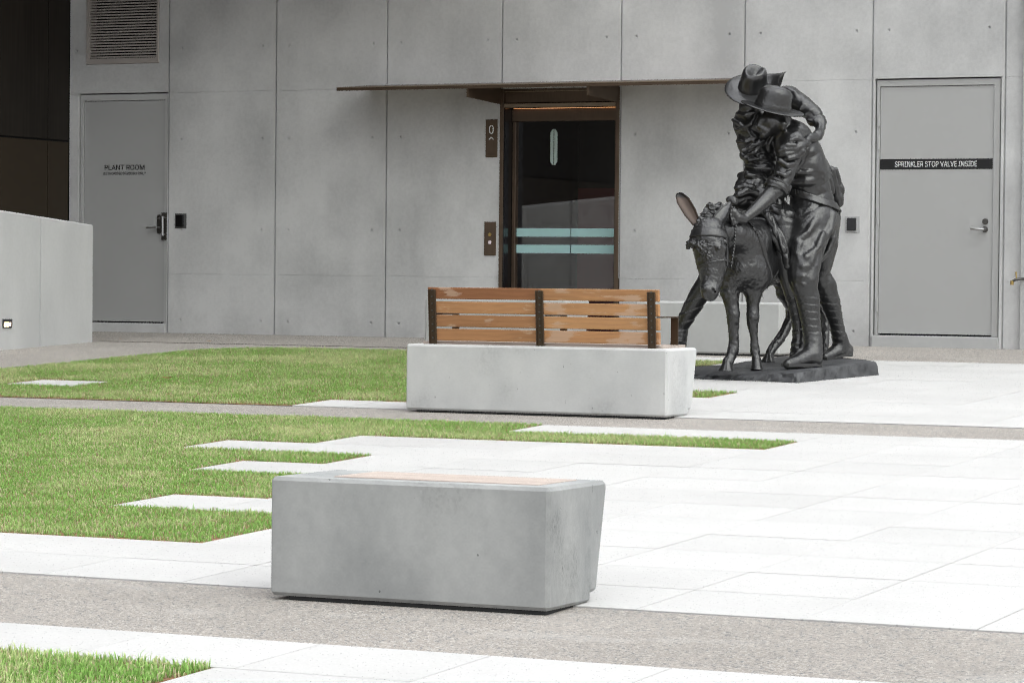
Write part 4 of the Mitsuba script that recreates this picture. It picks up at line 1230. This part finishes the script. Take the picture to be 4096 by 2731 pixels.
def hat(c, axis, front, ra, rb, H, Rf, Rs, bend, dent, droop=0.0, extra=lambda a: 0.0):
    """felt hat: crown with a crease, brim with thickness; bend(angle) = how far the brim turns up"""
    z = np.array(axis, float)
    z /= np.linalg.norm(z)
    x = np.array(front, float)
    x -= z * (x @ z)
    x /= np.linalg.norm(x)
    y = np.cross(z, x)
    K, V, F = 64, [], []
    A = np.arange(K) * 2 * np.pi / K
    rows_ = []

    def ringp(fx, fy, fz):
        rows_.append(len(V))
        V.extend(c + fx[:, None] * x + fy[:, None] * y + fz[:, None] * z)
    cx, sy = np.cos(A), np.sin(A)
    up, ex = np.array([bend(a) for a in A]), np.array([extra(a) for a in A])
    def brim(s, dz):
        R = np.sqrt((Rf * cx) ** 2 + (Rs * sy) ** 2) + ex
        r0 = np.sqrt((ra * cx) ** 2 + (rb * sy) ** 2)
        L = R - r0
        ang = up * np.clip(s * 1.5, 0, 1)
        r = r0 + L * s * np.cos(ang * 0.85)
        return r * cx, r * sy, L * s * np.sin(ang) + dz - droop * s * s
    for s in (0.0, 0.15, 0.35, 0.6, 0.82, 1.0):
        ringp(*brim(s, -0.004))
    for s in (1.0, 0.82, 0.6, 0.35, 0.15, 0.03):
        ringp(*brim(s, 0.003))
    for t in (0.0, 0.10, 0.20, 0.21, 0.4, 0.6, 0.72, 0.82):
        band = 1.03 if t <= 0.2 else 1.0
        k = band * (1 - 0.14 * t - 0.10 * t ** 4)
        pinch = 1 - 0.16 * t * np.clip(cx, 0, 1) ** 2
        ringp(ra * k * cx, rb * k * pinch * sy, np.full(K, H * t + 0.003))
    for s, zz in ((0.985, 0.89), (0.95, 0.94), (0.88, 0.98), (0.78, 1.0), (0.62, 0.99), (0.42, 0.96), (0.2, 0.94)):
        k = 0.79 * s
        w = np.exp(-(sy * s * 1.0 / 0.42) ** 2) * dent * np.clip(1.15 - s, 0, 1)
        fr = np.clip(np.abs(sy) * np.clip(cx, 0, 1), 0, 1)
        pinch = 1 - 0.16 * np.clip(cx, 0, 1) ** 2
        ringp(ra * k * cx, rb * k * pinch * sy, H * zz - w - 0.25 * dent * fr * s + 0.003)
    for i in range(len(rows_) - 1):
        for j in range(K):
            a, b = rows_[i] + j, rows_[i] + (j + 1) % K
            F += [[a, b, b + K], [a, b + K, a + K]]
    V.append(c + z * (H * 0.94 - dent))
    F += [[len(V) - 1, rows_[-1] + j, rows_[-1] + (j + 1) % K] for j in range(K)]
    V.append(c + z * 0.01)
    F += [[len(V) - 1, (j + 1) % K, j] for j in range(K)]
    m = trimesh.Trimesh(np.array(V), F, process=False)
    if m.volume < 0:
        m.invert()
    m = sculpt(m, lambda v, n: 0.004 * (meshkit.fbm(v * 14, 3, 2) - 0.5))
    return m


# ---- the standing man
names = ["man", "man_head", "man_arm", "man_arm2", "man_legs", "cuffs", "man_fold"]
mfld = field(names[:-1], 0.0066, 0.045).chains(names[-1:], 0.016)
mm = relax(mfld.mesh(), 1)


def man_skin(v, n):
    z = v[:, 2]
    shirt = window(z, 1.10, 1.74, 0.08) * (v[:, 0] > -0.25)
    trou = window(z, 0.62, 1.14, 0.08)
    putt = window(z, 0.20, 0.62, 0.05)
    spiral = (z * 19 + np.arctan2(n[:, 1], n[:, 0]) / (2 * np.pi) * 0.9) % 1.0
    return shirt * folds(v, 21, (6, 6, 6), 0.013) + trou * folds(v, 33, (7, 7, 3), 0.015) + putt * (0.0045 * spiral - 0.002)


mm = sculpt(mm, man_skin)
hm_ = field(["man_hand"], 0.0045, 0.012).mesh()
man = add("person", mm, label="standing man leaning over the donkey with one arm reaching to its halter")
add("hand", relax(hm_, 1), man)
add("hat", hat(np.array(J["hat1"][0][0][:3]), (0.20, -0.20, 0.96), (-1, -0.25, 0.0), 0.138, 0.122, 0.155, 0.242, 0.205, lambda a: 0.10 * math.cos(a) ** 2 + 0.02, 0.03, 0.012), man)
for i in (0, 1):
    b_ = field([f"boot{i}"], 0.007, 0.03).mesh()
    b_ = sculpt(relax(b_, 2), lambda v, n: 0.004 * (meshkit.fbm(v * np.array([18, 18, 40]), 3, 5) - 0.5))
    pts = np.array(J[f"sole{i}"][0])
    V = []
    for q_ in pts:
        w = 0.040 if q_ is not pts[-1] else 0.038
        for sx in (-1, 1):
            for dz in (-0.012, 0.012):
                d_ = pts[-1, :3] - pts[0, :3]
                s_ = np.cross(d_, [0, 0, 1.0])
                s_ /= np.linalg.norm(s_)
                V.append(q_[:3] + s_ * sx * w + np.array([0, 0, dz + 0.006]))
    V = np.array(V)
    heel = np.array([pts[-1, :3] + e for e in ([0.03, 0.03, 0.03], [0.03, -0.03, 0.03], [-0.05, 0.03, 0.03], [-0.05, -0.04, 0.03], [0.026, 0.026, -0.018], [0.026, -0.026, -0.018], [-0.045, 0.026, -0.018], [-0.045, -0.036, -0.018])])
    parts_ = [trimesh.convex.convex_hull(V[4 * k:4 * k + 8]) for k in range(len(pts) - 1)] + [trimesh.convex.convex_hull(heel)]
    add("boot", cat(b_, *parts_), man, smooth=45)
add("haversack", sculpt(field(["bag"], 0.008, 0.03).mesh(), lambda v, n: folds(v, 50, (10, 10, 7), 0.008)), man)
add("shoulder_strap", field(["strap"], 0.006, 0.01).mesh(), man)
bz = np.array(J["belt_m"][0][0][:3])
add("belt", on_body(mfld.d, mfld.lo, mfld.h, 0.014, lambda X, Y, Z: np.maximum(slab_mask(bz, (0.28, 0.0, 0.96), 0.026)(X, Y, Z), np.abs(X - 0.05) - 0.34)), man)
cf = J["man_arm"][0]
for q_, nrm_ in ((np.array(cf[3][:3]), np.array(cf[3][:3]) - np.array(cf[2][:3])),):
    for dd in (0.0, 0.035):
        nn = nrm_ / np.linalg.norm(nrm_)
        add("rolled_sleeve", sculpt(on_body(mfld.d, mfld.lo, mfld.h, 0.017, lambda X, Y, Z: np.maximum(slab_mask(q_ + nn * (dd - 0.01), nn, 0.015)(X, Y, Z), np.sqrt((X - q_[0]) ** 2 + (Y - q_[1]) ** 2 + (Z - q_[2]) ** 2) - 0.16)), lambda v, n: 0.006 * (meshkit.fbm(v * 30, 2, 3) - 0.5)), man)

# ---- the rider
rnames = ["rider", "rider_head", "rider_arm", "rider_arm2", "rider_hip", "rider_legF", "rider_legN", "rider_fold"]
rf = field(rnames[:-1], 0.0066, 0.04).chains(rnames[-1:], 0.014)
rm = relax(rf.mesh(), 1)


def rider_skin(v, n):
    z = v[:, 2]
    coat = window(z, 1.10, 1.86, 0.06) * np.clip((0.36 - v[:, 0]) / 0.05, 0, 1)
    sleeve = window(z, 1.66, 2.0, 0.04) * (v[:, 0] > -0.02)
    leg = window(z, 0.15, 0.62, 0.05)
    ang = np.arctan2(n[:, 1], n[:, 0]) / (2 * np.pi)
    spiral = ((z - 0.5 * v[:, 0]) * 15 + ang) % 1.0
    return np.maximum(coat, sleeve) * folds(v, 91, (7, 7, 9), 0.020) + leg * (0.007 * spiral - 0.002)


rider = add("person", sculpt(rm, rider_skin), label="man riding the donkey with an arm around the other's shoulders")
add("hand", relax(field(["rider_hand"], 0.0042, 0.010).mesh(), 1), rider)
Ldir = math.radians(114)


def slouch(a):
    d_ = (a - Ldir + math.pi) % (2 * math.pi) - math.pi
    return 1.15 * math.exp(-(d_ / 0.9) ** 2)


add("hat", hat(np.array(J["hat0"][0][0][:3]), (0.05, -0.60, 0.80), (-0.62, -0.70, -0.4), 0.118, 0.104, 0.160, 0.215, 0.205, slouch, 0.045, 0.02,
                 lambda a: 0.105 * math.exp(-(((a - Ldir + math.pi) % (2 * math.pi) - math.pi) / 1.0) ** 2)), rider)
for nm in ("rider_bootF", "rider_bootN"):
    add("boot", sculpt(relax(field([nm], 0.007, 0.03).mesh(), 1), lambda v, n: 0.008 * (ridged(v * np.array([10, 10, 32]), 5) - 0.4)), rider)
add("coat_tail", sculpt(field(["cloth"], 0.008, 0.03).mesh(), lambda v, n: folds(v, 61, (16, 16, 5), 0.022)), rider)
add("lapel", sculpt(field(["lapel"], 0.006, 0.015).mesh(), lambda v, n: folds(v, 65, (14, 14, 12), 0.01)), rider)
add("collar", field(["collar"], 0.006, 0.01).mesh(), rider)
add("belt", field(["belt_r"], 0.006, 0.01).mesh(), rider)
